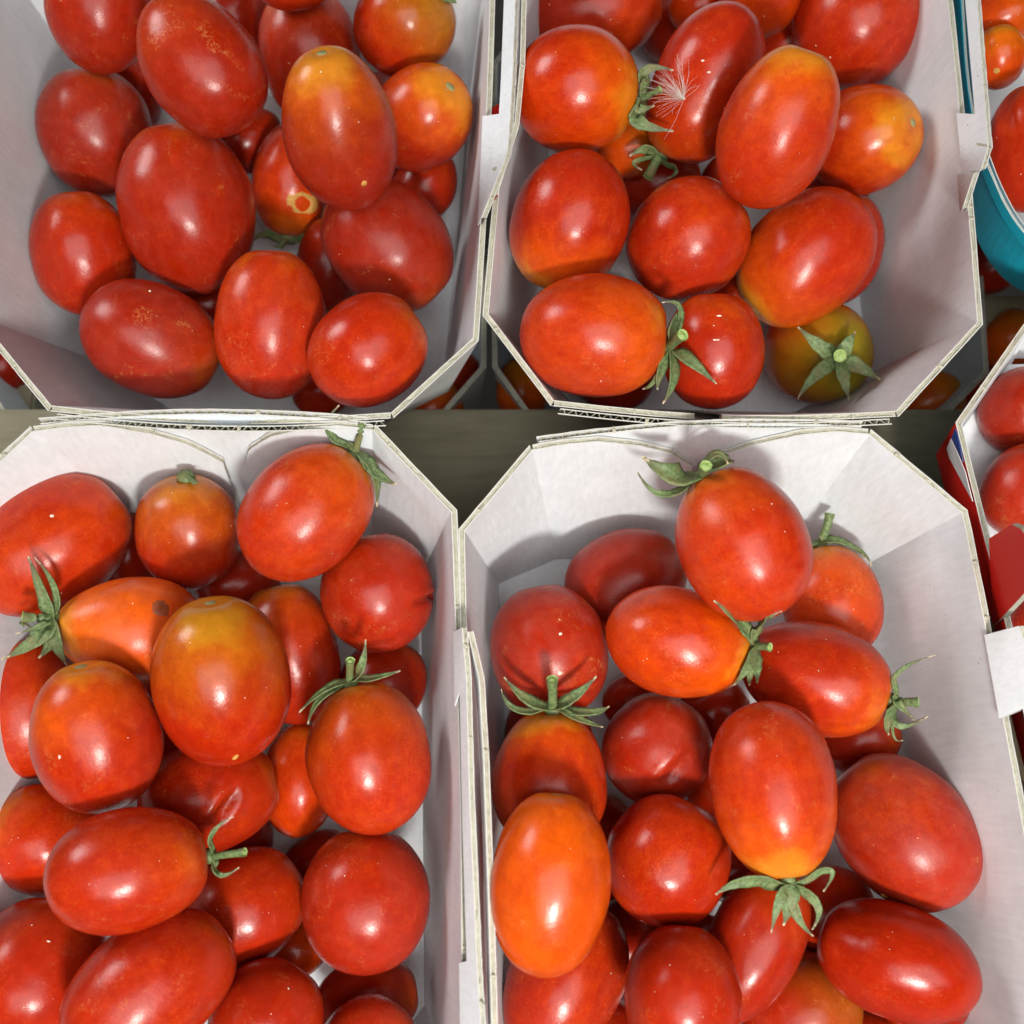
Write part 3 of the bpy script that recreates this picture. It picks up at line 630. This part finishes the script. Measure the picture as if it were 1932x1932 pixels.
T('lr9', 1460, 1490, 164, 119, -86, 0, .072, (.36, .8, .5, 0), 'large upright tomato with a drooping calyx at its lower end', group=G, k=-.04,
  cal=dict(hub=(1484, 1646), sep=[((1351, 1687), (1410, 1660), 21, 5), ((1455, 1759), (1470, 1698), 16, 4), ((1478, 1745), (1488, 1700), 24, 2), ((1534, 1765), (1503, 1724), 14, 3), ((1532, 1753), (1540, 1703), 14, 5), ((1553, 1681), (1563, 1640), 11, 4)], stem=((1490, 1690), 16, 1)))
T('lr2', 1400, 1025, 148, 122, 112, -2, .078, (.40, .4, .7, 0), 'tomato leaning on the back wall with a broad torn calyx', group=G, k=-.05,
  cal=dict(hub=(1332, 915), sep=[((1212, 862), (1275, 899), 40, 6), ((1203, 891), (1256, 934), 13, 6), ((1390, 956), (1378, 915), 26, 5), ((1378, 902), (1350, 858), 15, 9)], stem=((1332, 879), 24, 12)))
G = 'tomatoes in the right hand trays'
T('ru1', 1892, 30, 66, 56, 20, 0, .066, (.6, .3, .1, .2), 'shaded orange tomato at the top right corner in the teal tray', group=G)
T('ru2', 1884, 108, 58, 50, 95, 10, .070, (.75, 1.0, .1, .25), 'small yellow topped tomato in the teal tray', group=G)
T('ru3', 1946, 280, 118, 84, 95, 0, .076, (.3, .1, .2, 0), 'red tomato cut by the right edge in the teal tray', group=G)
T('rl1', 1930, 775, 84, 78, 60, 0, .066, (.15, .1, .6, 0), 'dull red tomato at the back of the red striped punnet', group=G)
T('rl2', 1935, 925, 92, 80, 60, 0, .072, (.22, .1, .7, 0), 'scuffed red tomato in front in the red striped punnet', group=G)
T('rl3', 1965, 1175, 70, 62, 60, 0, .060, (.15, .1, .3, 0), 'dark red tomato at the right edge below the red printed tab', group=G)
G = 'shaded tomatoes in the lower layer'
T('lo1', 806, 772, 70, 62, 20, 0, -.030, (.75, .3, .1, .2), 'shaded orange tomato in the lower layer under the upper left punnet corner', group=G)
T('lo2', 985, 735, 62, 50, 90, 0, -.036, (1.0, 1.0, .1, .7), 'shaded yellow tomato in the lower layer beside the grey card walls', group=G)
T('lo3', 1748, 760, 70, 58, 20, 0, -.030, (1.0, 1.0, .1, .5), 'shaded golden tomato in the lower layer under the upper right punnet corner', group=G)
T('lo4', 1836, 705, 75, 62, 60, 0, -.05, (.15, .1, .1, 0), 'dark red tomato in the lower layer right of the upper right punnet', group=G)
T('lo5', 1905, 640, 60, 50, 60, 0, -.05, (1.0, 1.0, .1, .6), 'shaded brown yellow tomato in the lower layer below the pale batten', group=G)
T('lo6', 1868, 490, 66, 60, 60, 0, -.012, (.15, .1, .1, 0), 'dark red tomato in the shade under the teal tray', group=G)
T('lo7', 8, 688, 55, 50, 60, 0, -.028, (.15, .1, .1, 0), 'dark red tomato in the shade at the left edge', group=G)
T('lo8', 850, 712, 60, 55, 60, 0, -.045, (.3, .1, .1, 0), 'dark tomato in the lower layer beside the grey card wall', group=G)

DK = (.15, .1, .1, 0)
for args in (
    ('fli', 1285, 40, 84, 70, 40, .0185, 'deeply shaded tomato at the top edge left of the waisted one', 'upper right'),
    ('flj', 1560, 360, 84, 70, 40, .024, 'deeply shaded tomato behind the big slanted one', 'upper right'),
    ('flk', 600, 1640, 80, 66, 40, .0185, 'deeply shaded tomato in the gap left of the big round one by the wall', 'lower left'),
    ('fll', 1180, 1780, 84, 70, 60, .0185, 'deeply shaded tomato in the slit under the big orange one', 'lower right'),
    ('fl3', 746, 236, 101, 90, 80, .0185, 'deeply shaded tomato below the gap between the two orange shouldered ones', 'upper left'),
    ('fl4', 1254, 240, 100, 87, 24, .0185, 'deeply shaded tomato beneath the shrivelled calyx', 'upper right'),
    ('fl5', 1159, 674, 103, 90, 94, .0185, 'deeply shaded tomato under the spidery calyx at the front left', 'upper right'),
    ('fl6', 414, 1585, 100, 90, 170, .0185, 'deeply shaded tomato beneath the thin cut stem', 'lower left'),
    ('fl7', 277, 1375, 111, 90, 96, .03, 'deeply shaded tomato in the slit left of the green shouldered one', 'lower left'),
    ('fl9', 1614, 1984, 107, 83, 4, .0185, 'deeply shaded tomato at the bottom edge right of the brownish one', 'lower right'),
    ('fla', 1734, 1854, 98, 90, 125, .03, 'deeply shaded tomato under the smooth one pointing right', 'lower right'),
    ('flb', 1036, 1401, 108, 85, 93, .0185, 'deeply shaded tomato under the star of sepals', 'lower right'),
    ('flc', 1127, 1597, 100, 86, 92, .0185, 'deeply shaded tomato in the slit right of the big orange one', 'lower right'),
    ('fld', 1303, 1826, 108, 86, 41, .0185, 'deeply shaded tomato below the round glossy one', 'lower right'),
    ('fle', 1388, 1488, 103, 87, 149, .0185, 'deeply shaded tomato left of the large upright one', 'lower right'),
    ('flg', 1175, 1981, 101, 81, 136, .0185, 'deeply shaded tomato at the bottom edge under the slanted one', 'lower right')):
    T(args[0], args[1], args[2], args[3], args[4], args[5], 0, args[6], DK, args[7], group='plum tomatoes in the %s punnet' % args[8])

# --- place them: keep the sight line, come forward until the pile carries them
def geom(t, z):
    p_ = at(t['cx'], t['cy'], z); s = depth(p_) / F
    tw = (CAM - p_).normalized(); r = (RT - tw * RT.dot(tw)).normalized(); u = tw.cross(r)
    ph = R(t['tilt']); th = R(t['ang'])
    ax = (r * math.cos(th) + u * math.sin(th)) * math.cos(ph) + tw * math.sin(ph)
    b = t['b'] * s; la = t['la'] * s
    if abs(t['tilt']) > 40: a = 1.22 * b
    else: a = math.sqrt(max(b * b * .9, la * la - (b * math.sin(ph)) ** 2)) / math.cos(ph)
    return p_, ax, a, b, tw, r, u
def balls(p_, ax, a, b):
    out = []
    for x in (-.72, -.45, -.2, 0, .2, .45, .72):
        out.append((p_ + ax * (a * x), b * math.sqrt(1 - x * x) * 1.0 if abs(x) < .7 else min(b * .72, a * .30)))
    return out
placed = []
TOM = [t for t in TOM if t]
for t in sorted(TOM, key=lambda q: q['z']):
    z = t['z'] if t['key'][:2] in ('lo', 'ru', 'rl') else .018 + (t['z'] - .02) * .72
    for it in range(70):
        p_, ax, a, b, tw, r, u = geom(t, z); bl = balls(p_, ax, a, b); pen = 0
        for (p2, bl2, a2, _) in placed:
            if (p2 - p_).length > a + a2: continue
            for c1, r1 in bl:
                for c2, r2 in bl2:
                    pen = max(pen, r1 + r2 - (c1 - c2).length)
        if pen < .0024: break
        z += .001
    t['zz'] = z; t['g'] = (p_, ax, a, b, tw, r, u)
    placed.append((p_, bl, a, (p_, ax, a, b)))
    if z - t['z'] > .012: print('PUSHED', t['key'], round(t['z'], 3), '->', round(z, 3))

def smooth_curve(pts, n):
    if len(pts) == 2: return [lerp(pts[0], pts[1], i / (n - 1)) for i in range(n)]
    a, v, c = pts; ctrl = v * 2 - (a + c) * .5
    return [a * ((1-s)**2) + ctrl * (2*s*(1-s)) + c * (s*s) for s in [i / (n - 1) for i in range(n)]]
def build_tomato(t):
    p_, ax, a, b, tw, r, u = t['g']; rnd = random.Random(t['key'])
    low = t['z'] < .031 or t['key'].startswith('lo')
    NU, NV = (22, 18) if low else ((72, 56) if (t['groove'] or t['wr']) else (44, 34))
    x = ax.orthogonal().normalized(); y = ax.cross(x)
    rot = Matrix.Rotation(rnd.uniform(0, 6.28), 3, ax); x = rot @ x; y = rot @ y
    M = Matrix(((x.x, y.x, ax.x, p_.x), (x.y, y.y, ax.y, p_.y), (x.z, y.z, ax.z, p_.z), (0, 0, 0, 1)))
    vs = []; fs = []; k = t['k']; so = Vector((rnd.uniform(-50, 50), rnd.uniform(-50, 50), 0))
    dim = t['dim'] * a; n3 = rnd.uniform(0, 6)
    pw = rnd.uniform(.86, .98); lump = rnd.uniform(.03, .055)
    k += rnd.uniform(-.035, .035)
    def surf(uu, vv):
        cu, su = math.cos(uu), max(0.0, math.sin(uu))
        rr = b * su ** pw * (1 + k * cu) / (1 + abs(k) * .25)
        zz = a * cu
        if t['wr'] == -1: rr *= 1 - .07 * math.exp(-((cu - .1) / .35) ** 2)
        zz -= dim * math.exp(-(uu / .22) ** 2)
        zz += .012 * a * math.exp(-((math.pi - uu) / .16) ** 2) * -1
        q = Vector((math.cos(vv) * su, math.sin(vv) * su, cu * 1.2))
        l = 1 + lump * mnoise.noise(q * 1.1 + so) + .010 * mnoise.noise(q * 2.6 + so)
        l += .012 * math.cos(5 * vv + n3) * math.exp(-(uu / .6) ** 2)
        if t['wr'] == 1: l += .0055 * (mnoise.noise(Vector((math.cos(vv) * 9, math.sin(vv) * 9, cu * 1.3)) + so))
        if t['wr'] == 2: l += .008 * mnoise.noise(q * 7 + so)
        return Vector((math.cos(vv) * rr * l, math.sin(vv) * rr * l, zz * (1 + .012 * mnoise.noise(q * 1.3 - so))))
    for i in range(NU + 1):
        uu = math.pi * i / NU
        if i in (0, NU): vs.append(surf(uu, 0)); continue
        for j in range(NV): vs.append(surf(uu, 2 * math.pi * j / NV))
    idx = lambda i, j: 0 if i == 0 else (1 + (NU - 1) * NV if i == NU else 1 + (i - 1) * NV + j % NV)
    for i in range(NU):
        for j in range(NV):
            if i == 0: fs.append((0, idx(1, j), idx(1, j + 1)))
            elif i == NU - 1: fs.append((idx(i, j + 1), idx(i, j), idx(NU, 0)))
            else: fs.append((idx(i, j), idx(i + 1, j), idx(i + 1, j + 1), idx(i, j + 1)))
    if t['groove']:
        gx, gy, ga, gl, gd, gw = t['groove']; ca, sa = math.cos(R(ga)), math.sin(R(ga))
        twl = M.to_3x3().transposed() @ tw
        for i, v in enumerate(vs):
            w = M @ v
            if (w - p_).dot(tw) < 0: continue
            X, Y = proj(w); dx, dy = X - gx, -(Y - gy)
            al = dx * ca + dy * sa; pe = -dx * sa + dy * ca
            d = gd * math.exp(-(pe / gw) ** 2) * math.exp(-(al / gl) ** 4) - .35 * gd * math.exp(-((pe - 1.7 * gw) / (1.2 * gw)) ** 2) * math.exp(-(al / gl) ** 4)
            vs[i] = v - v.normalized() * d
    me = bpy.data.meshes.new('tomato'); me.from_pydata(vs, [], fs); me.materials.append(M_TOM)
    me.polygons.foreach_set('use_smooth', [True] * len(fs)); me.update()
    o = bpy.data.objects.new('tomato', me); COL.objects.link(o); o.matrix_world = M
    c_ = t['col']; o.color = (c_[0] - (.07 if t['key'].startswith('ul') else .03), c_[1], c_[2], c_[3])  # upper left fruit darker red: that corner's dimmer light put into the colour
    tag(o, t['label'], 'tomato', t['group'])
    t['obj'] = o; t['M'] = M; t['surf'] = surf
    Mi = M.inverted()
    def out(w, cl=1.05):
        l = Mi @ w; nn = math.sqrt((l.x / b) ** 2 + (l.y / b) ** 2 + (l.z / a) ** 2)
        if nn < cl and nn > 1e-6: l = l * (cl / nn); return M @ l
        return w
    def front(w):
        for q in placed:
            if q[0] is p_: continue
            if (q[0] - p_).length > .08: continue
            c2, ax2, a2, b2 = q[3]
            d = (w - CAM); ln_ = d.length; d = d / ln_; o_ = CAM - c2
            f_ = lambda v: v / b2 + ax2 * (v.dot(ax2) * (1 / a2 - 1 / b2))
            oo, dd = f_(o_), f_(d); A_ = dd.dot(dd); B_ = oo.dot(dd); C_ = oo.dot(oo) - 1; D_ = B_ * B_ - A_ * C_
            if D_ <= 0: continue
            s_ = (-B_ - math.sqrt(D_)) / A_
            if s_ < ln_ + .0012 and ln_ - s_ < .022: w = CAM + d * (s_ - .0014)
        return w
    inf = t['key'] not in ('ul9', 'ur3', 'lr3')
    def child(mb, name, mats, par, **kw):
        ob = mb.build(name, mats, None, **kw); ob.parent = par; ob.matrix_parent_inverse = par.matrix_world.inverted(); return ob
    if t['scar']:
        mb = MB(); tp = surf(0, 0); n = 12; rr = b * rnd.uniform(.075, .10)
        top = [Vector((math.cos(2*math.pi*i/n) * rr * rnd.uniform(.85, 1.15), math.sin(2*math.pi*i/n) * rr * rnd.uniform(.8, 1.1), tp.z + dim * .16)) for i in range(n)]
        bot = [Vector((v.x * 1.25, v.y * 1.25, tp.z - .0004)) for v in top]; c = Vector((0, 0, tp.z + dim * .06))
        mb.add([M @ v for v in top + bot] + [M @ c], [(i, (i+1) % n, (i+1) % n + n, i + n) for i in range(n)] + [((i+1) % n, i, 2*n) for i in range(n)], 0)
        child(mb, 'stem_scar', [M_SCAR], o, smooth=True)
    c = t['cal']
    if c:
        end = M @ surf(0, 0); hd = depth(end)
        hub = atdepth(c['hub'][0], c['hub'][1], hd); hub = out(hub, 1.0)
        sc_ = hd / F
        # hub disc
        mb = MB(); n = 14; hn = (ax * .7 + tw * .5).normalized(); hx = hn.orthogonal().normalized(); hy = hn.cross(hx); rr = 16 * sc_
        top = [hub + (hx * math.cos(2*math.pi*i/n) + hy * math.sin(2*math.pi*i/n)) * rr * rnd.uniform(.8, 1.15) + hn * .0012 for i in range(n)]
        bot = [q - hn * .0022 for q in top]; cc = hub + hn * .0018
        mb.add(top + bot + [cc], [(i, (i+1) % n, (i+1) % n + n, i + n) for i in range(n)] + [((i+1) % n, i, 2*n) for i in range(n)] + [tuple(range(n, 2*n))], 0)
        cal = child(mb, 'calyx', [M_LEAF], o, smooth=True, attr='tip')
        for (tx, ty), via, wd, lift in c['sep']:
            dh = depth(hub)
            tip = out(atdepth(tx, ty, dh - lift * .0007), 1.06); pts = [hub + hn * .0006]
            if via: pts.append(out(atdepth(via[0], via[1], dh - .002 - lift * .0005), 1.08))
            else: pts.append(out((hub + tip) / 2 + tw * .0015, 1.07))
            pts.append(tip)
            cv = [out(q, 1.045) for q in smooth_curve(pts, 15)]
            if inf:
                df = [(front(q) - q).dot(-ray(966, 966).normalized()) for q in cv]
                for _ in range(3): df = [max(df[i], (df[max(0, i-1)] + df[i] + df[min(14, i+1)]) / 3) for i in range(15)]
                df[0] = 0
                cv = [CAM + (q - CAM) * (1 - df[i] / (q - CAM).length) for i, q in enumerate(cv)]
            mb = MB(); vv = []; ff = []; at_ = []; W_ = wd * sc_ * .5 * 1.55
            for i, q in enumerate(cv):
                s_ = i / 14; tg = (cv[min(14, i+1)] - cv[max(0, i-1)]).normalized()
                nn_ = (tw * .75 + (q - p_).normalized() * .8); sd = tg.cross(nn_)
                if sd.length < 1e-6: sd = r
                sd.normalize(); nn_ = sd.cross(tg).normalized()
                if nn_.dot(tw) < 0: nn_ = -nn_
                wv = W_ * (min(1, .62 + 1.5 * s_) if s_ < .35 else 1) * max(.10, (1 - max(0, (s_ - .3) / .7) ** 1.35)) * rnd.uniform(.88, 1.1)
                cup = wv * .30
                for dx, h in ((-1, cup), (-.5, cup * .25), (0, -.15 * cup), (.5, cup * .25), (1, cup)):
                    vv.append(q + sd * (wv * dx) + nn_ * (h + .0003)); at_.append(s_ * (.98 if wd > 10 else 1.02))
                for dx in (-1, 0, 1):
                    vv.append(q + sd * (wv * dx * .92) - nn_ * .00025 + nn_ * (cup if dx else 0)); at_.append(s_)
            for i in range(14):
                A_ = i * 8; B2 = A_ + 8
                for k2 in range(4): ff.append((A_ + k2, A_ + k2 + 1, B2 + k2 + 1, B2 + k2))
                ff += [(A_ + 5, B2 + 5, B2 + 6, A_ + 6), (A_ + 6, B2 + 6, B2 + 7, A_ + 7), (A_, B2, B2 + 5, A_ + 5), (A_ + 4, A_ + 7, B2 + 7, B2 + 4)]
            mb.add(vv, ff, 0, at_)
            child(mb, 'sepal', [M_LEAF], cal, smooth=True, attr='tip')
        if c.get('stem'):
            (tx, ty), wd, lift = c['stem']
            tip = out(atdepth(tx, ty, depth(hub) - .0012 * lift), 1.1); mid = (hub + tip) / 2 + r * rnd.uniform(-.0008, .0008) + tw * .0008
            tip = front(tip) if inf else tip; mid = front((hub + tip) / 2 + tw * .0008) if inf else mid
            cv = smooth_curve([hub, mid, tip], 9); mb = MB(); vv = []; n = 10
            for i, q in enumerate(cv):
                tg = (cv[min(8, i+1)] - cv[max(0, i-1)]).normalized(); e1 = tg.orthogonal().normalized(); e2 = tg.cross(e1)
                rr = wd * sc_ * .40 * (1.12 - .2 * math.sin(i / 8 * math.pi)) * (1.05 if i == 8 else 1)
                for j in range(n): vv.append(q + (e1 * math.cos(2*math.pi*j/n) + e2 * math.sin(2*math.pi*j/n)) * rr * rnd.uniform(.94, 1.06))
            ff = [(i * n + j, i * n + (j+1) % n, (i+1) * n + (j+1) % n, (i+1) * n + j) for i in range(8) for j in range(n)]
            mb.add(vv, ff, 0)
            st = child(mb, 'stem', [M_LEAF], cal, smooth=True, attr='tip')
            tg = (cv[8] - cv[7]).normalized(); ring = vv[8*n:]; cc = sum(ring, Vector()) / n
            mb = MB(); r2 = [lerp(cc, q, .72) - tg * .0004 for q in ring]
            mb.add(list(ring) + r2 + [cc + tg * .0002], [(j, (j+1) % n, n + (j+1) % n, n + j) for j in range(n)] + [(n + j, n + (j+1) % n, 2*n) for j in range(n)], 0)
            child(mb, 'stem_cut', [M_CUT], cal)
    return o
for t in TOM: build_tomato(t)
byk = {t['key']: t for t in TOM}

# corky ring, blossom scars and a bruise: marks with a thickness of their own
def surface_hit(t, px, py):
    M = t['M']; p_, ax, a, b = t['g'][:4]; Mi = M.inverted(); o_ = Mi @ CAM; d = (Mi.to_3x3() @ ray(px, py)).normalized()
    S = Vector((1 / b, 1 / b, 1 / a)); oo = Vector((o_.x * S.x, o_.y * S.y, o_.z * S.z)); dd = Vector((d.x * S.x, d.y * S.y, d.z * S.z))
    A_ = dd.dot(dd); B_ = 2 * oo.dot(dd); C_ = oo.dot(oo) - 1; D_ = B_ * B_ - 4 * A_ * C_
    if D_ < 0: return None
    s = (-B_ - math.sqrt(D_)) / (2 * A_); l = o_ + d * s
    n_ = Vector((l.x / b**2, l.y / b**2, l.z / a**2)).normalized()
    # follow the real skin: snap to the nearest vertex radius
    best = min(t['obj'].data.vertices, key=lambda v: (v.co - l).length_squared).co
    l = l + n_ * (best - l).dot(n_)
    return M @ l, (M.to_3x3() @ n_).normalized()
M_BRUISE = plain('brown_bruise', (0.26, 0.06, 0.02), 0.45, 0.3, 600)
def mark(key, px, py, rad, name, mat, ring=False, sy=1.0, up=1.0):
    t = byk[key]; h = surface_hit(t, px, py)
    if not h: return
    c, n_ = h; s = depth(c) / F; rr = rad * s; e1 = n_.orthogonal().normalized(); e2 = n_.cross(e1); rnd = random.Random(key + name)
    N_ = 18; mb = MB(); P3 = lambda f, hgt: [c + (e1 * math.cos(2*math.pi*i/N_) + e2 * math.sin(2*math.pi*i/N_) * sy) * rr * f * rnd.uniform(.85, 1.15) + n_ * (hgt * up - .5 * (rr * f) ** 2 / (t['g'][3] * 1.1)) for i in range(N_)]
    if ring: L_ = [P3(1.15, -.0003), P3(1.0, .0003), P3(.75, .00035), P3(.55, -.0003)]
    else: L_ = [P3(1.1, -.0002), P3(.8, .0003), P3(.35, .0004)]
    vs = [v for q in L_ for v in q]
    ff = [(k * N_ + i, k * N_ + (i+1) % N_, (k+1) * N_ + (i+1) % N_, (k+1) * N_ + i) for k in range(len(L_) - 1) for i in range(N_)]
    if not ring: ff.append(tuple((len(L_) - 1) * N_ + i for i in range(N_)))
    mb.add(vs, ff, 0); ob = mb.build(name, [mat], None, smooth=True); ob.parent = t['obj']; ob.matrix_parent_inverse = t['obj'].matrix_world.inverted()
mark('ul9', 572, 385, 21, 'corky_ring', M_CORK, True, 1.2)
mark('ul5', 686, 344, 6, 'blossom_scar', M_CORK)
mark('ll6', 444, 1428, 9, 'blossom_scar', M_CORK, False, .5)
mark('ru2', 1880, 134, 6, 'blossom_scar', M_CORK)
mark('lr10', 1668, 1690, 7, 'blossom_scar', M_CORK)

mark('ll5', 306, 1148, 17, 'bruise', M_BRUISE, False, 1.0, .75)

# fluffy seed parachute on the waisted tomato
def fluff():
    t = byk['ur3']; c, n_ = surface_hit(t, 1288, 186); root = c + n_ * .0006; rnd = random.Random(5); mb = MB()
    d0 = depth(root)
    for i in range(80):
        an = R(rnd.gauss(140, 38)); ln = rnd.uniform(35, 88); 
        if rnd.random() < .15: an = R(rnd.uniform(30, 250)); ln *= .7
        tip = atdepth(1288 + math.cos(an) * ln, 186 - math.sin(an) * ln, d0 - rnd.uniform(.001, .007))
        mid = (root + tip) / 2 + Vector((rnd.uniform(-1, 1), rnd.uniform(-1, 1), rnd.uniform(0, 1.5))) * .0008
        cv = smooth_curve([root, mid, tip], 7); vs = []
        for k, q in enumerate(cv):
            rr = .000045 * (1 - .5 * k / 6)
            for j in range(3): vs.append(q + (RT * math.cos(2.1 * j) + UP * math.sin(2.1 * j)) * rr)
        mb.add(vs, [(k*3 + j, k*3 + (j+1) % 3, k*3 + 3 + (j+1) % 3, k*3 + 3 + j) for k in range(6) for j in range(3)], 0)
    n = 8
    for rr_, hh in ((.0006, 0),):
        vs = [root + (RT * math.cos(2*math.pi*j/n) + UP * math.sin(2*math.pi*j/n)) * rr_ - n_ * .0005 for j in range(n)] + [root + n_ * .0008]
        mb.add(vs, [(j, (j+1) % n, n) for j in range(n)], 0)
    o = mb.build('seed_fluff', [M_FLUFF]); tag(o, 'white feathery seed fluff stuck to the waisted tomato', 'seed fluff')
fluff()
# tiny dry flecks lying on the skins
def flecks():
    rnd = random.Random(11); mb = MB()
    spots = [('lr4', 1058, 1195, 4.5, 4), ('lr4', 1057, 1270, 5, 4.5), ('ll9', 110, 1430, 3, 5), ('ll9', 330-20, 1500, 2.5, 6), ('ll18', 92, 1775, 4.5, 2.2), ('ll18', 60, 1745, 3, 2), ('ur13', 1357, 596, 6, 2), ('ur13', 1352, 641, 8, 1.6), ('ul5', 605, 135, 2.5, 2.5), ('ll1', 98, 972, 5, 4), ('ul12', 283, 548, 3, 3), ('ll19', 158, 1800, 2, 5), ('ur3', 1325, 112, 4, 2.5), ('ur3', 1338, 135, 4, 2.2), ('ul10', 735, 527, 2.5, 2.5)]
    big = [t for t in TOM if t['z'] >= .044]
    for t in big:
        for q in range(rnd.randint(1, 5)):
            an = rnd.uniform(0, 6.28); rr = math.sqrt(rnd.random()) * .85
            spots.append((t['key'], t['cx'] + math.cos(an) * rr * t['b'], t['cy'] + math.sin(an) * rr * t['b'], rnd.uniform(.7, 1.9), rnd.uniform(.7, 1.6)))
    for key, px, py, sx, sy in spots:
        h = surface_hit(byk[key], px, py)
        if not h: continue
        c, n_ = h; s = depth(c) / F; e1 = n_.orthogonal().normalized(); e1 = Matrix.Rotation(rnd.uniform(0, 3.14), 3, n_) @ e1 if sx < 2 else (RT - n_ * RT.dot(n_)).normalized(); e2 = n_.cross(e1)
        n = 6; vs = [c + (e1 * math.cos(2*math.pi*j/n) * sx + e2 * math.sin(2*math.pi*j/n) * sy) * s * rnd.uniform(.8, 1.2) - n_ * .0001 for j in range(n)] + [c + n_ * min(sx, sy) * s * .7]
        mb.add(vs, [(j, (j+1) % n, n) for j in range(n)], 0)
    o = mb.build('dry_flecks', [M_FLECK]); tag(o, 'pale dry flecks scattered over the tomato skins', 'flecks', None, 'stuff')
flecks()

# dirt specks on the card
def dirt():
    bpy.context.view_layer.update(); dg = bpy.context.evaluated_depsgraph_get(); rnd = random.Random(4); mb = MB()
    pts = [(74, 198, 1.6, 9), (79, 216, 2.0, 7), (72, 211, 1.6, 2.2), (1826, 236, 1.2, 1.4), (1846, 1252, 2.2, 1.4), (1850, 1243, 1.4, 1.0), (1784, 1160, 1.8, 1.0)]
    for _ in range(230): pts.append((rnd.uniform(0, 1930), rnd.uniform(0, 1930), rnd.uniform(.5, 1.3), rnd.uniform(.5, 1.6)))
    for px, py, a, b in pts:
        d = ray(px, py).normalized(); h = SC.ray_cast(dg, CAM, d)
        if not h[0] or not h[4].name.startswith(('side_wall', 'corner_panel', 'end_flap', 'handle_tab', 'end_wall')): continue
        c, n_ = h[1], h[2]
        if n_.dot(d) > 0: n_ = -n_
        if n_.dot(d) > -.25: continue
        s_ = depth(c) / F; e1 = (RT - n_ * RT.dot(n_)).normalized(); e2 = n_.cross(e1); n = 7
        vs = [c + (e1 * math.cos(2*math.pi*j/n) * a + e2 * math.sin(2*math.pi*j/n) * b) * s_ * rnd.uniform(.7, 1.25) + n_ * .00002 for j in range(n)] + [c + n_ * .00012]
        mb.add(vs, [(j, (j+1) % n, n) for j in range(n)], 0)
    o = mb.build('dirt_specks', [M_DIRT]); tag(o, 'small brown dirt specks on the white cardboard walls', 'dirt specks', None, 'stuff')
M_DIRT = plain('dirt', (0.24, 0.15, 0.11), 0.8, 0.3, 500)
dirt()
